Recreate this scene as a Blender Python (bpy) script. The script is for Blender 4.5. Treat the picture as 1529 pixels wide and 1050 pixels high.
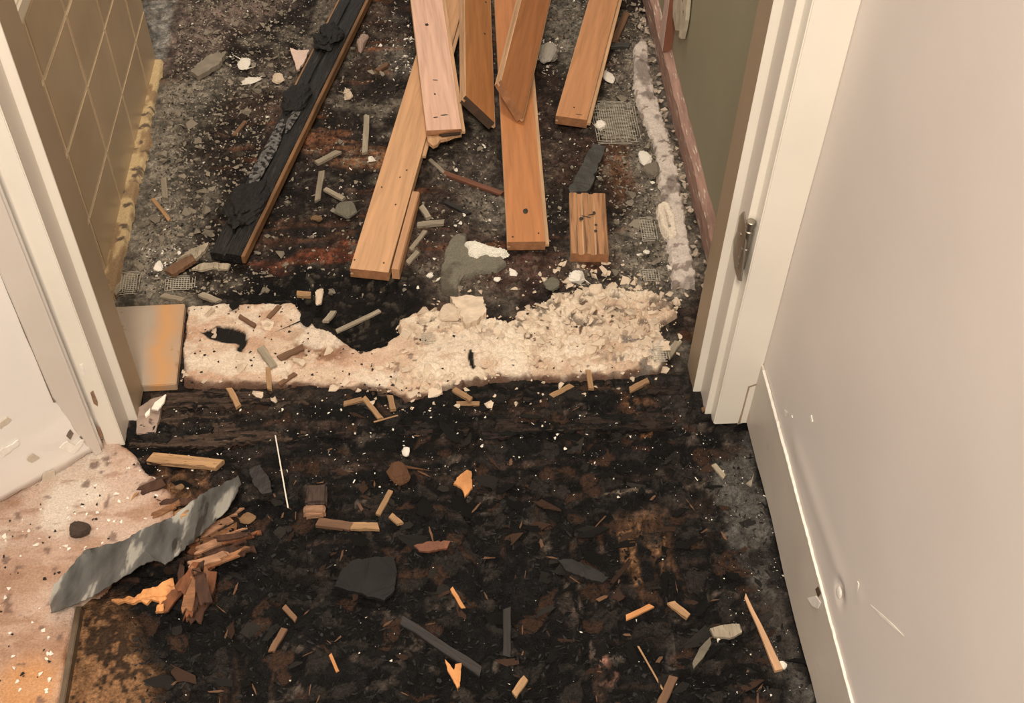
import bpy, bmesh, math, random
import numpy as np
from mathutils import Vector, Matrix
random.seed(7); RNG = np.random.default_rng(7)
S = bpy.context.scene; C = S.collection
for o in list(bpy.data.objects): bpy.data.objects.remove(o)

# ------------------------------------------------------------------ camera
W0, H0 = 1529.0, 1050.0
CX, CY, F, CH = 764.5, 525.0, 1774.33, 1.36
PIT, YAW, ROL = math.radians(48.2255), math.radians(-4.7186), math.radians(1.6193)
def _rot():
    ca, sa = math.cos(PIT), math.sin(PIT); cb, sb = math.cos(YAW), math.sin(YAW); cr, sr = math.cos(ROL), math.sin(ROL)
    base = np.array([[1, 0, 0], [0, -sa, -ca], [0, ca, -sa]])
    yaw = np.array([[cb, sb, 0], [-sb, cb, 0], [0, 0, 1]])
    rol = np.array([[cr, -sr, 0], [sr, cr, 0], [0, 0, 1]])
    return rol @ base @ yaw
RM = _rot()
cam = bpy.data.cameras.new('camera'); camo = bpy.data.objects.new('camera', cam); C.objects.link(camo)
cam.sensor_fit = 'HORIZONTAL'; cam.sensor_width = 36.0; cam.lens = F / W0 * 36.0; cam.clip_start = 0.02
m3 = RM.T @ np.diag([1, -1, -1])
mm = Matrix([[*m3[i], 0] for i in range(3)] + [[0, 0, 0, 1]]); mm.translation = (0, 0, CH)
camo.matrix_world = mm; S.camera = camo

# ------------------------------------------------------------------ light, exposure
S.view_settings.view_transform = 'Standard'; S.view_settings.look = 'None'
S.view_settings.gamma = 1.0; S.view_settings.use_curve_mapping = False
S.view_settings.exposure = 0.0
w = bpy.data.worlds.new('world'); S.world = w; w.use_nodes = True
w.node_tree.nodes['Background'].inputs[0].default_value = (1.0, 0.87, 0.74, 1)
w.node_tree.nodes['Background'].inputs[1].default_value = 0.50
def area(name, loc, size, power, aim, col=(1.0, 0.83, 0.66)):
    l = bpy.data.lights.new(name, 'AREA'); l.shape = 'DISK'; l.size = size; l.energy = power; l.color = col
    o = bpy.data.objects.new(name, l); C.objects.link(o); o.location = loc
    o.rotation_euler = (Vector(aim) - Vector(loc)).to_track_quat('-Z', 'Y').to_euler()
area('hall_ceiling_light', (-0.10, -0.55, 2.40), 0.5, 60, (-0.05, 0.9, 0), (1.0, 0.85, 0.69))
area('bathroom_soft_fill', (-0.05, 2.2, 2.4), 0.5, 18, (-0.05, 1.9, 0))  # soft fill added over the bathroom floor, no fixture seen

# ------------------------------------------------------------------ helpers
LT = (1.0, 0.86, 0.725)
def lin(c):
    c = c / 255.0
    return c / 12.92 if c <= 0.04045 else ((c + 0.055) / 1.055) ** 2.4
def A(r, g, b, k=0.95):                    # photo colour under the warm light -> albedo
    return tuple(min(0.92, lin(v) / t * k) for v, t in zip((r, g, b), LT))
def ray(u, v): return RM.T @ np.array([(u - CX) / F, (v - CY) / F, 1.0])
def at(u, v, z=0.0):
    d = ray(u, v); t = (z - CH) / d[2]; return Vector((d[0] * t, d[1] * t, z))
def atx(u, v, x):
    d = ray(u, v); t = x / d[0]; return Vector((x, d[1] * t, CH + d[2] * t))
def aty(u, v, y):
    d = ray(u, v); t = y / d[1]; return Vector((d[0] * t, y, CH + d[2] * t))
def ppm(u, v): return 1.0 / (at(u + 1, v) - at(u, v)).length      # pixels per metre across

def _hash(ix, iy, s):
    h = (ix.astype(np.int64) * 374761393 + iy.astype(np.int64) * 668265263 + s * 1442695041) & 0xffffffff
    h = ((h ^ (h >> 13)) * 1274126177) & 0xffffffff
    return ((h ^ (h >> 16)) & 0xffff) / 65535.0
def vnoise(x, y, s=0):
    ix, iy = np.floor(x), np.floor(y); fx, fy = x - ix, y - iy
    fx = fx * fx * (3 - 2 * fx); fy = fy * fy * (3 - 2 * fy)
    a, b, c, d = _hash(ix, iy, s), _hash(ix + 1, iy, s), _hash(ix, iy + 1, s), _hash(ix + 1, iy + 1, s)
    return (a * (1 - fx) + b * fx) * (1 - fy) + (c * (1 - fx) + d * fx) * fy
def fbm(x, y, s=0, o=4):
    t, a, n = 0, 0.5, 0
    for i in range(o):
        t = t + a * vnoise(x, y, s + i * 17); n += a; a *= 0.5; x = x * 2.03 + 3.1; y = y * 2.03 + 1.7
    return t / n
def worley(x, y, s=0):                       # (F1, F2, id)
    ix, iy = np.floor(x), np.floor(y); f1 = np.full(x.shape, 9.0); f2 = f1.copy(); idd = np.zeros(x.shape)
    for dx in (-1, 0, 1):
        for dy in (-1, 0, 1):
            jx, jy = ix + dx, iy + dy
            px, py = jx + _hash(jx, jy, s), jy + _hash(jx, jy, s + 5)
            d = np.hypot(px - x, py - y); r = _hash(jx, jy, s + 9)
            nearer = d < f1; f2 = np.where(nearer, f1, np.minimum(f2, d)); idd = np.where(nearer, r, idd); f1 = np.where(nearer, d, f1)
    return f1, f2, idd
def sdf(x, y, poly):
    p = np.array([(q[0], q[1]) for q in poly]); d = np.full(x.shape, 1e9); ins = np.zeros(x.shape, bool)
    for i in range(len(p)):
        a, b = p[i], p[(i + 1) % len(p)]; e = b - a; wx, wy = x - a[0], y - a[1]
        t = np.clip((wx * e[0] + wy * e[1]) / (e @ e + 1e-12), 0, 1)
        d = np.minimum(d, np.hypot(wx - e[0] * t, wy - e[1] * t))
        if a[1] != b[1]:
            c = ((a[1] > y) != (b[1] > y)) & (x < e[0] * (y - a[1]) / e[1] + a[0]); ins ^= c
    return np.where(ins, -d, d)
def sst(a, b, x):
    t = np.clip((x - a) / (b - a), 0, 1); return t * t * (3 - 2 * t)
def mix(c, d, t): return c * (1 - t[:, None]) + np.asarray(d) * t[:, None]
def P(*pts, z=0.0): return [at(u, v, z) for u, v in pts]

# ---- materials
MATS = {}
def mat(name, col, rough=0.6, var=0.18, scale=40, bump=0.25, bscale=None, rot=0.0, metal=0.0, stretch=None, rnd=0.0, spots=None, dist=0.002, spec=0.5):
    """noise-varied colour; stretch gives wood grain along local Y; rnd = brightness change per object; spots=(colour, scale, threshold)"""
    m = bpy.data.materials.new(name); m.use_nodes = True; nt = m.node_tree; N = nt.nodes; L = nt.links
    b = N['Principled BSDF']; b.inputs['Roughness'].default_value = rough; b.inputs['Metallic'].default_value = metal
    b.inputs['Specular IOR Level'].default_value = spec
    tc = N.new('ShaderNodeTexCoord'); mp = N.new('ShaderNodeMapping'); L.new(tc.outputs['Object'], mp.inputs[0])
    if stretch: mp.inputs['Scale'].default_value = stretch
    mp.inputs['Rotation'].default_value[2] = rot
    n1 = N.new('ShaderNodeTexNoise'); n1.inputs['Scale'].default_value = scale; n1.inputs['Detail'].default_value = 6
    L.new(mp.outputs[0], n1.inputs[0])
    r = N.new('ShaderNodeValToRGB'); e = r.color_ramp.elements; e[0].position = 0.3; e[1].position = 0.7
    e[0].color = (*[max(0, c * (1 - var)) for c in col], 1); e[1].color = (*[min(.95, c * (1 + var)) for c in col], 1)
    L.new(n1.outputs['Fac'], r.inputs[0]); out = r.outputs[0]
    for (sc, ss, th) in (spots or []):
        n3 = N.new('ShaderNodeTexNoise'); n3.inputs['Scale'].default_value = ss; n3.inputs['Detail'].default_value = 5; L.new((mp if stretch else tc).outputs[0 if stretch else 'Object'], n3.inputs[0])
        r3 = N.new('ShaderNodeValToRGB'); r3.color_ramp.elements[0].position = th; r3.color_ramp.elements[1].position = th + 0.06
        L.new(n3.outputs['Fac'], r3.inputs[0]); mx = N.new('ShaderNodeMixRGB'); L.new(r3.outputs[0], mx.inputs[0]); L.new(out, mx.inputs[1])
        mx.inputs[2].default_value = (*sc, 1); out = mx.outputs[0]
    if rnd:
        oi = N.new('ShaderNodeObjectInfo'); mr = N.new('ShaderNodeMapRange'); mr.inputs[3].default_value = 1 - rnd; mr.inputs[4].default_value = 1 + rnd
        L.new(oi.outputs['Random'], mr.inputs[0]); hs = N.new('ShaderNodeHueSaturation'); L.new(mr.outputs[0], hs.inputs['Value']); L.new(out, hs.inputs['Color']); out = hs.outputs[0]
    L.new(out, b.inputs['Base Color'])
    if bump:
        n2 = N.new('ShaderNodeTexNoise'); n2.inputs['Scale'].default_value = bscale or scale * 2; n2.inputs['Detail'].default_value = 5; L.new(mp.outputs[0], n2.inputs[0])
        bp = N.new('ShaderNodeBump'); bp.inputs['Strength'].default_value = bump; bp.inputs['Distance'].default_value = dist
        L.new(n2.outputs['Fac'], bp.inputs['Height']); L.new(bp.outputs[0], b.inputs['Normal'])
    return m
def attr_mat(name, rough, bump, scale, var=0.5, dist=0.003, spec=0.4):
    m = bpy.data.materials.new(name); m.use_nodes = True; nt = m.node_tree; N = nt.nodes; L = nt.links
    b = N['Principled BSDF']; b.inputs['Roughness'].default_value = rough; b.inputs['Specular IOR Level'].default_value = spec
    a = N.new('ShaderNodeAttribute'); a.attribute_name = 'Col'
    tc = N.new('ShaderNodeTexCoord'); n1 = N.new('ShaderNodeTexNoise'); n1.inputs['Scale'].default_value = scale; n1.inputs['Detail'].default_value = 8; n1.inputs['Roughness'].default_value = 0.7
    L.new(tc.outputs['Object'], n1.inputs[0])
    mr = N.new('ShaderNodeMapRange'); mr.inputs[1].default_value = .3; mr.inputs[2].default_value = .7; mr.inputs[3].default_value = 1 - var; mr.inputs[4].default_value = 1 + var; L.new(n1.outputs['Fac'], mr.inputs[0])
    hs = N.new('ShaderNodeHueSaturation'); L.new(a.outputs['Color'], hs.inputs['Color']); L.new(mr.outputs[0], hs.inputs['Value'])
    L.new(hs.outputs[0], b.inputs['Base Color'])
    n2 = N.new('ShaderNodeTexNoise'); n2.inputs['Scale'].default_value = scale * 1.7; n2.inputs['Detail'].default_value = 6; L.new(tc.outputs['Object'], n2.inputs[0])
    bp = N.new('ShaderNodeBump'); bp.inputs['Strength'].default_value = bump; bp.inputs['Distance'].default_value = dist
    L.new(n2.outputs['Fac'], bp.inputs['Height']); L.new(bp.outputs[0], b.inputs['Normal'])
    return m

# ---- object plumbing
def link(name, me, m=None, parent=None, loc=None):
    o = bpy.data.objects.new(name, me); C.objects.link(o)
    if m and me: me.materials.append(m)
    if parent: o.parent = parent
    if loc is not None: o.location = loc
    return o
def tag(o, label, cat, group=None, kind=None):
    o['label'] = label; o['category'] = cat; o['kind'] = kind or 'thing'
    if group: o['group'] = group
    if kind: o['kind'] = kind
    return o
def empty(name, loc=(0, 0, 0)):
    return link(name, None, loc=loc)
def struct(o): o['kind'] = 'structure'; return o
def bm_obj(name, bm, m, parent=None, loc=None, smooth=False):
    me = bpy.data.meshes.new(name); bmesh.ops.recalc_face_normals(bm, faces=bm.faces); bm.to_mesh(me); bm.free()
    if smooth: me.polygons.foreach_set('use_smooth', [True] * len(me.polygons))
    return link(name, me, m, parent, loc)
def box_bm(x0, x1, y0, y1, z0, z1, bev=0.0, bm=None):
    bm = bm or bmesh.new()
    r = bmesh.ops.create_cube(bm, size=1.0)
    for v in r['verts']:
        v.co = Vector((x0 + (v.co.x + .5) * (x1 - x0), y0 + (v.co.y + .5) * (y1 - y0), z0 + (v.co.z + .5) * (z1 - z0)))
    if bev:
        es = {e for v in r['verts'] for e in v.link_edges}
        bmesh.ops.bevel(bm, geom=list(es), offset=bev, segments=2, affect='EDGES')
    return bm
def grid_mesh(name, X, Y, Z, col, keep, m, parent=None):
    """height field; X,Y,Z 2-D arrays, col (n,3), keep a mask of quads"""
    ny, nx = X.shape; idx = np.arange(ny * nx).reshape(ny, nx)
    q = np.stack([idx[:-1, :-1], idx[:-1, 1:], idx[1:, 1:], idx[1:, :-1]], -1)[keep]
    used, inv = np.unique(q, return_inverse=True); q = inv.reshape(-1, 4)
    co = np.stack([X.ravel(), Y.ravel(), Z.ravel()], -1)[used].astype(np.float32)
    me = bpy.data.meshes.new(name); me.vertices.add(len(co)); me.vertices.foreach_set('co', co.ravel())
    n = len(q); me.loops.add(n * 4); me.loops.foreach_set('vertex_index', q.ravel().astype(np.int32))
    me.polygons.add(n); me.polygons.foreach_set('loop_start', np.arange(0, n * 4, 4, dtype=np.int32))
    me.update(calc_edges=True)
    at_ = me.color_attributes.new('Col', 'FLOAT_COLOR', 'POINT')
    cc = np.ones((len(co), 4), np.float32); cc[:, :3] = np.clip(col[used], 0, 0.92); at_.data.foreach_set('color', cc.ravel())
    me.polygons.foreach_set('use_smooth', np.ones(n, bool)); me.validate()
    return link(name, me, m, parent)
def mound(name, poly, fz, fcol, m, res=0.003, edge=0.006, warp=0.004, wsc=60, base=0.0, parent=None, seed=0, sink=0.01):
    p = np.array([(q[0], q[1]) for q in poly]); lo, hi = p.min(0) - .015, p.max(0) + .015
    X, Y = np.meshgrid(np.arange(lo[0], hi[0], res), np.arange(lo[1], hi[1], res))
    x, y = X.ravel(), Y.ravel(); d = sdf(x, y, poly) + (fbm(x * wsc, y * wsc, 91 + seed, 3) - .5) * 2 * warp
    rise = sst(0, 1, -d / edge)
    z = base - sink * (1 - rise) + fz(x, y, d) * rise
    D = d.reshape(X.shape); keep = (np.minimum(np.minimum(D[:-1, :-1], D[1:, 1:]), np.minimum(D[1:, :-1], D[:-1, 1:])) < res)
    return grid_mesh(name, X, Y, z.reshape(X.shape), fcol(x, y, d), keep, m, parent)

def ragged(q, amt=.09, n=4, step=.0035):
    size = max((a - q[0]).length for a in q); out = []
    for a, b in zip(q, q[1:] + q[:1]):
        d = b - a; nn = Vector((-d.y, d.x, 0)).normalized(); k = max(1, min(7, int(d.length / step)))
        for i in range(k):
            out.append(a + d * (i / k) + nn * (random.gauss(0, .5) * amt * min(d.length, size * .5) * (.35 if i == 0 else .6)))
    return out
# ------------------------------------------------------------------ common materials
cream = A(232, 216, 194); cream = (0.78, 0.74, 0.66)
M_wall = mat('wall_paint', (0.74, 0.685, 0.655), 0.45, 0.03, 6, 0.06, 300)
M_wall_l = mat('left_wall_paint', (0.82, 0.79, 0.75), 0.5, 0.03, 6, 0.08, 250)
M_base = mat('baseboard_paint', (0.60, 0.55, 0.49), 0.4, 0.06, 12, 0.08, 120, spots=[((0.48, 0.38, 0.31), 7, 0.58)])
M_trim = mat('trim_paint', (0.82, 0.78, 0.70), 0.4, 0.03, 10, 0.05, 200)
M_trim_g = mat('grey_trim_rebate_shade', (0.66, 0.605, 0.545), 0.4, 0.03, 10, 0.05, 200)  # grey of the trim strip; on the rebates, trim paint with shade mixed in
M_jamb = mat('tan_jamb_paint', (0.33, 0.255, 0.175), 0.45, 0.05, 10, 0.05, 200)
M_ground = attr_mat('burnt_ground', 0.7, 1.0, 240, 0.65, .004, .22)
M_mortar = attr_mat('mortar', 0.9, 0.8, 320, 0.25)
M_caulk = mat('white_caulk', (0.85, 0.82, 0.76), 0.6, 0.1, 80, 0.3)

# ------------------------------------------------------------------ floor
RES = 0.0026
X, Y = np.meshgrid(np.arange(-0.80, 0.475, RES), np.arange(0.42, 2.85, RES)); x, y = X.ravel(), Y.ravel()
n_big = fbm(x * 7, y * 7, 1); n_mid = fbm(x * 22, y * 22, 2); n_fin = fbm(x * 70, y * 70, 3, 3)
strX = fbm(x * 9, y * 75, 4, 4); strY = fbm(x * 75, y * 9, 5, 4)                    # grain along X and along Y
wx = x + (n_mid - .5) * .05; wy = y + (fbm(x * 22, y * 22, 31) - .5) * .05
def blob(poly, soft=0.02, warp=1.0):
    return 1 - sst(-soft, soft, sdf(x + (wx - x) * warp, y + (wy - y) * warp, poly))
def ell(u, v, ru, rv, soft=0.5):
    c = at(u, v); k = ppm(u, v); kv = (at(u, v - 1) - c).length
    r = np.hypot((wx - c[0]) / (ru / k), (wy - c[1]) / (rv * kv)); return 1 - sst(1 - soft, 1 + soft, r)
hall = 1 - sst(1.13, 1.17, y)
# base colours
col = np.tile(np.array(A(40, 31, 26)), (x.size, 1))
col = mix(col, A(82, 62, 50), sst(.48, .72, n_big) * .8)
col = mix(col, A(110, 66, 42), sst(.60, .78, strX) * sst(.45, .6, n_big) * .9)
col = mix(col, A(112, 98, 82), sst(.56, .70, fbm(x * 13, y * 13, 8)) * .75)
col = mix(col, A(18, 14, 12), sst(.60, .72, fbm(x * 11, y * 15, 9)) * .85)
gray, gray2, dark = A(132, 118, 100), A(118, 104, 88), A(14, 11, 10)
wood = A(120, 72, 44)
def paint(t, c, k=1.0):
    global col; col = mix(col, c, np.clip(t * k, 0, 1))
gmod = .55 + .45 * sst(.3, .6, n_mid)
paint(blob(P((225, 130), (330, 85), (345, 130), (300, 220), (330, 300), (250, 390), (300, 455), (160, 460), (150, 420)), .02), gray, .95); 
paint(blob(P((200, 0), (430, 0), (345, 45), (320, 75), (240, 105)), .03), A(122, 100, 86), .85)
paint(blob(P((200, 0), (262, 0), (245, 85), (225, 100)), .008, .3), A(140, 130, 116), .9)
paint(blob(P((900, 150), (935, 60), (985, 60), (1060, 400), (1030, 455), (920, 420), (925, 330), (950, 300), (920, 220)), .02), gray2, .95)
paint(blob(P((700, 290), (760, 290), (760, 335), (680, 330)), .02), gray2, .8)
paint(blob(P((640, 200), (740, 215), (745, 300), (650, 290)), .03), A(92, 78, 66), .7)
paint(ell(843, 45, 45, 50), A(120, 108, 92), .9); paint(ell(600, 85, 40, 25), A(110, 98, 84), .6)
paint(ell(430, 110, 90, 30), A(88, 74, 62), .6)
paint(ell(487, 212, 40, 20) * sst(.35, .6, strX), A(138, 88, 58), .8); paint(ell(560, 235, 50, 16) * sst(.3, .5, strX), A(146, 98, 64), .9); paint(ell(470, 215, 20, 12), A(120, 76, 50), .6)
paint(ell(920, 235, 22, 60), A(118, 78, 52), .7); paint(ell(855, 245, 50, 40), A(70, 48, 36), .7)
paint(ell(800, 140, 60, 90), A(62, 44, 35), .6)
paint(blob(P((360, 392), (520, 352), (560, 358), (540, 395), (400, 405)), .012) * sst(.3, .6, strX), A(116, 62, 40), .9)
paint(blob(P((330, 330), (540, 325), (530, 350), (350, 365)), .012) * sst(.35, .6, strX), A(95, 62, 44), .8)
paint(ell(700, 420, 70, 40), A(84, 70, 58), .8); paint(ell(780, 400, 60, 30), A(76, 50, 40), .8)
paint(blob(P((270, 170), (340, 130), (350, 220), (300, 320), (255, 300)), .03), A(34, 27, 22), .75)
paint(blob(P((380, 400), (610, 400), (640, 440), (600, 530), (520, 530), (450, 470), (330, 440)), .02), dark, .97)
paint(ell(640, 330, 60, 40), A(52, 40, 33), .6)
# hall: char
hc = np.tile(np.array(A(15, 12, 11)), (x.size, 1))
hc = mix(hc, A(54, 40, 32), sst(.50, .75, strX) * sst(.42, .6, n_big) * (1 - sst(.95, .8, y) * .5))
hc = mix(hc, A(66, 46, 34), sst(.58, .75, strY) * sst(.5, .62, fbm(x * 8, y * 8, 12)) * (1 - sst(.78, .92, y)))
hc = mix(hc, A(9, 8, 7), sst(.5, .66, fbm(x * 14, y * 20, 14)) * .8)
hc = mix(hc, A(84, 70, 58), sst(.66, .74, fbm(x * 40, y * 55, 15)) * .6)
col = mix(hc, col, 1 - hall) if False else col * (1 - hall)[:, None] + hc * hall[:, None]
paint(ell(330, 600, 130, 22), A(74, 58, 46), .8)
paint(blob(P((1062, 690), (1110, 645), (1135, 690), (1225, 1060), (1170, 1060), (1130, 880), (1085, 770)), .012), A(92, 84, 74), .92)
paint(blob(P((1118, 640), (1140, 640), (1240, 1060), (1215, 1060)), .006), A(20, 17, 15), .95)  # dark shade of the gap under the baseboard, painted into the floor
paint(ell(1150, 850, 30, 60) * sst(.5, .6, n_mid), A(40, 33, 28), .9); paint(ell(1160, 950, 40, 60), A(60, 48, 40), .7)
ply = blob(P((80, 905), (165, 895), (200, 940), (225, 1000), (215, 1080), (60, 1080)), .02, .8)
speck = sst(.50, .62, fbm(x * 120, y * 120, 21, 2) + ell(175, 935, 60, 50) * .2 - .04)
paint(ply, A(140, 98, 64), .97); paint(ply * sst(.55, .72, strY), A(112, 74, 46), .7); paint(ply * speck, A(20, 15, 12), .85)
paint(blob(P((225, 690), (340, 690), (350, 780), (300, 840), (240, 800), (200, 720)), .02) * sst(.35, .6, n_mid), A(120, 82, 54), .85)
paint(ell(965, 825, 45, 55) * sst(.42, .6, strY), A(124, 86, 56), .9); paint(ell(960, 602, 20, 18, .8) * sst(.4, .55, n_fin), A(190, 122, 70), .9)
paint(ell(965, 630, 10, 14, .8) * sst(.4, .55, n_fin), A(180, 116, 68), .9)
paint(ell(908, 997, 16, 14) * sst(.5, .6, n_fin), A(160, 112, 90), .8)
paint(ell(890, 740, 60, 12) * sst(.5, .65, strX), A(130, 110, 90), .8); paint(ell(700, 745, 45, 9) * sst(.5, .62, strX), A(120, 104, 88), .8)
paint(ell(1010, 735, 30, 40) * sst(.5, .62, n_mid), A(120, 98, 80), .8)
paint(ell(1010, 930, 22, 60) * sst(.55, .68, strY), A(120, 105, 92), .85); paint(ell(880, 930, 30, 60) * sst(.6, .7, strY), A(110, 90, 76), .7)
paint(ell(1000, 600, 60, 30), A(52, 44, 38), .7)
# fine mottling of the char and rubble
mot = fbm(x * 130, y * 130, 111, 3); mo2 = fbm(x * 55, y * 55, 112, 3)
smooth_ = np.clip(ply + blob(P((1062, 690), (1110, 645), (1135, 690), (1225, 1060), (1170, 1060), (1130, 880), (1085, 770)), .012) * .8, 0, 1)
col = col * (1 + (.45 + 1.1 * sst(.25, .75, mot) - 1) * (1 - smooth_ * .8) * (.65 + .35 * hall))[:, None] * (1 + (.62 + .76 * sst(.3, .7, mo2) - 1) * (1 - smooth_ * .75))[:, None]
pb1, pb2, pid = worley(wx * 95, wy * 95, 44); pebm = sst(.10, .30, pb2 - pb1) * (pid > .72) * (1 - hall)
lum = sst(.05, .16, col[:, 0]); col = mix(col, A(128, 110, 90), pebm * sst(.35, .55, n_mid) * (.25 + .6 * lum)); col = mix(col, A(14, 11, 9), (1 - sst(.0, .12, pb2 - pb1)) * .25)
hf1, hf2, hid = worley(wx * 38 + 3, wy * 60, 45)                    # delaminated scales of char
hsc = sst(.04, .12, hf2 - hf1) * hall * (1 - ply) * (1 - smooth_ * .85)
col = mix(col, A(45, 38, 32), hsc * (hid > .80) * .75); col = mix(col, A(66, 44, 31), hsc * (hid < .12) * .8); col = mix(col, A(8, 7, 6), (1 - sst(0, .07, hf2 - hf1)) * hall * (1 - smooth_) * .7)
# heights
f1, f2, cid = worley(wx * 24, wy * 42, 3); crack = sst(0.0, .16, f2 - f1)
terr = np.floor(fbm(wx * 9, wy * 26, 41, 3) * 9) ; tfr = fbm(wx * 9, wy * 26, 41, 3) * 9 - terr
terr = (terr + sst(.8, 1, tfr)) / 9 - .5
zh = terr * .030 + (cid - .5) * .005 + (crack - 1) * .003 + (n_fin - .5) * .005 + (strY - .5) * .008 * sst(.95, .8, y)
g1, g2, gid = worley(wx * 55, wy * 55, 6); peb = sst(0, .45, g2 - g1)
zb = (n_big - .5) * .008 + (n_mid - .5) * .008 + (peb - .5) * .0028 * (gid * 1.4) + (n_fin - .5) * .004 + (strX - .5) * .007
z = zb * (1 - hall) + zh * hall - .004
z += (pebm * .0030 * (pid - .6) * 3) + hsc * (hid - .5) * .006
z -= ply * z * .85 + ply * .002
lipY = at(300, 648)[1] + (n_mid - .5) * .03 - .01 * np.sin(x * 9)
z += sst(-.006, .006, y - lipY) * .008 * hall
z = np.clip(z, -.024, .008)
z -= blob(P((400, 425), (600, 425), (590, 500), (530, 515), (470, 470)), .02) * .015
keep = np.ones((X.shape[0] - 1, X.shape[1] - 1), bool)
floor = struct(grid_mesh('floor', X, Y, z.reshape(X.shape), col, keep, M_ground))
FX0, FY0 = -0.80, 0.42; FZ = z.reshape(X.shape)
def fz(px, py):
    i = int(np.clip((px - FX0) / RES, 0, FZ.shape[1] - 1)); j = int(np.clip((py - FY0) / RES, 0, FZ.shape[0] - 1)); return float(FZ[j, i])

# raised pink-beige underlayment in the corner, part of the floor
pinkP = P((86, 1075), (100, 980), (116, 902), (150, 870), (215, 815), (262, 770), (255, 730), (215, 700), (200, 672), (150, 640), (0, 735), (-90, 800), (-90, 1075), z=.009)
def pcol(x, y, d):
    c = np.tile(np.array(A(204, 168, 142)), (x.size, 1)); n = fbm(x * 14, y * 14, 51)
    c = mix(c, A(226, 200, 174), sst(.5, .7, n)); c = mix(c, A(176, 132, 102), sst(.5, .7, fbm(x * 10, y * 16, 52)) * .85); c = mix(c, A(160, 116, 88), sst(.55, .7, fbm(x * 30, y * 90, 57)) * .6)
    c = mix(c, A(150, 100, 66), (1 - sst(0, .02, -d)) * sst(.4, .6, fbm(x * 40, y * 40, 53)) * .8)
    c = mix(c, A(205, 140, 85), (1 - sst(.02, .06, np.hypot(x + .52, y - .685))) * .8)
    return mix(c, A(120, 90, 75), sst(.70, .76, fbm(x * 60, y * 60, 54, 3)) * .8)
mound('underlayment_sheet', pinkP, lambda x, y, d: .009 + (fbm(x * 30, y * 30, 55) - .5) * .003, pcol, M_mortar, .0028, .003, .0025, 80, parent=floor)
# metal edge strip along the underlayment
e0, e1 = at(117, 905, .012), at(87, 1075, .012)
bm = box_bm(-.0035, .0035, 0, (e1 - e0).length, -.016, .0, .001)
o = bm_obj('edge_strip', bm, mat('edge_metal', A(92, 72, 52), .5, .2, 60, .3), floor); o.location = e0; o.rotation_euler.z = math.atan2(e1.y - e0.y, e1.x - e0.x) - math.pi / 2

# charred subfloor planks of the doorway, each a piece of the floor
M_plank = mat('charred_plank', A(46, 34, 27), .75, .6, 30, 1.0, 60, stretch=(1, 6, 6), dist=.004, spots=[(A(13, 11, 9), 18, .47), (A(92, 76, 62), 40, .68)], spec=.25)
M_plank2 = mat('browned_plank', A(74, 56, 44), .8, .5, 30, 1.0, 60, stretch=(1, 6, 6), dist=.004, spots=[(A(24, 18, 15), 18, .52), (A(120, 96, 78), 40, .66)], spec=.25)
def char_plank(pts, z, th=.010, seed=0):
    q = [Vector((p.x, p.y, z)) for p in pts]; n = 90; mrow = 14
    T, V_ = np.meshgrid(np.linspace(0, 1, mrow + 1), np.linspace(0, 1, n + 1)); a = np.array(q)
    Px = (a[0][None, None] * (1 - V_[..., None]) + a[1][None, None] * V_[..., None]) * (1 - T[..., None]) + (a[3][None, None] * (1 - V_[..., None]) + a[2][None, None] * V_[..., None]) * T[..., None]
    X_, Y_ = Px[..., 0].copy(), Px[..., 1].copy()
    Y_ += ((fbm(X_ * 40, Y_ * 4 + seed, 120 + seed) - .5) * .020 + (fbm(X_ * 130, Y_ * 4 + seed, 121 + seed) - .5) * .008) * (1 - T)
    Y_ += (fbm(X_ * 50, Y_ * 4 + seed, 125 + seed) - .5) * .012 * T
    X_ += (fbm(Y_ * 120, X_ * 3, 122 + seed) - .5) * .016 * (np.abs(V_ - .5) > .44)
    Z_ = z + (fbm(X_ * 14, Y_ * 110, 123 + seed) - .5) * .010 + (fbm(X_ * 60, Y_ * 60, 124) - .5) * .005
    cr = worley(X_ * 45, Y_ * 45, 130 + seed); Z_ -= .003 * (1 - sst(0, .15, cr[1] - cr[0]))
    bm = bmesh.new(); vs = [[bm.verts.new((X_[i, k], Y_[i, k], Z_[i, k])) for k in range(mrow + 1)] for i in range(n + 1)]
    for i in range(n):
        for k in range(mrow): bm.faces.new((vs[i][k], vs[i + 1][k], vs[i + 1][k + 1], vs[i][k + 1]))
    g = bmesh.ops.extrude_face_region(bm, geom=bm.faces[:])
    for v in g['geom']:
        if isinstance(v, bmesh.types.BMVert): v.co.z -= th
    return bm_obj('plank', bm, M_plank2 if seed in (1, 4) else M_plank, floor)
char_plank(P((190, 668), (470, 658), (470, 618), (205, 624)), .001, seed=1)
char_plank(P((476, 655), (700, 650), (706, 610), (476, 616)), -.001, seed=2)
char_plank(P((722, 650), (1010, 640), (1000, 604), (716, 610)), .000, seed=3)
char_plank(P((225, 612), (600, 604), (620, 580), (225, 588)), .004, seed=4)
char_plank(P((640, 602), (1015, 592), (1010, 566), (640, 574)), .003, seed=5)

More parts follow.
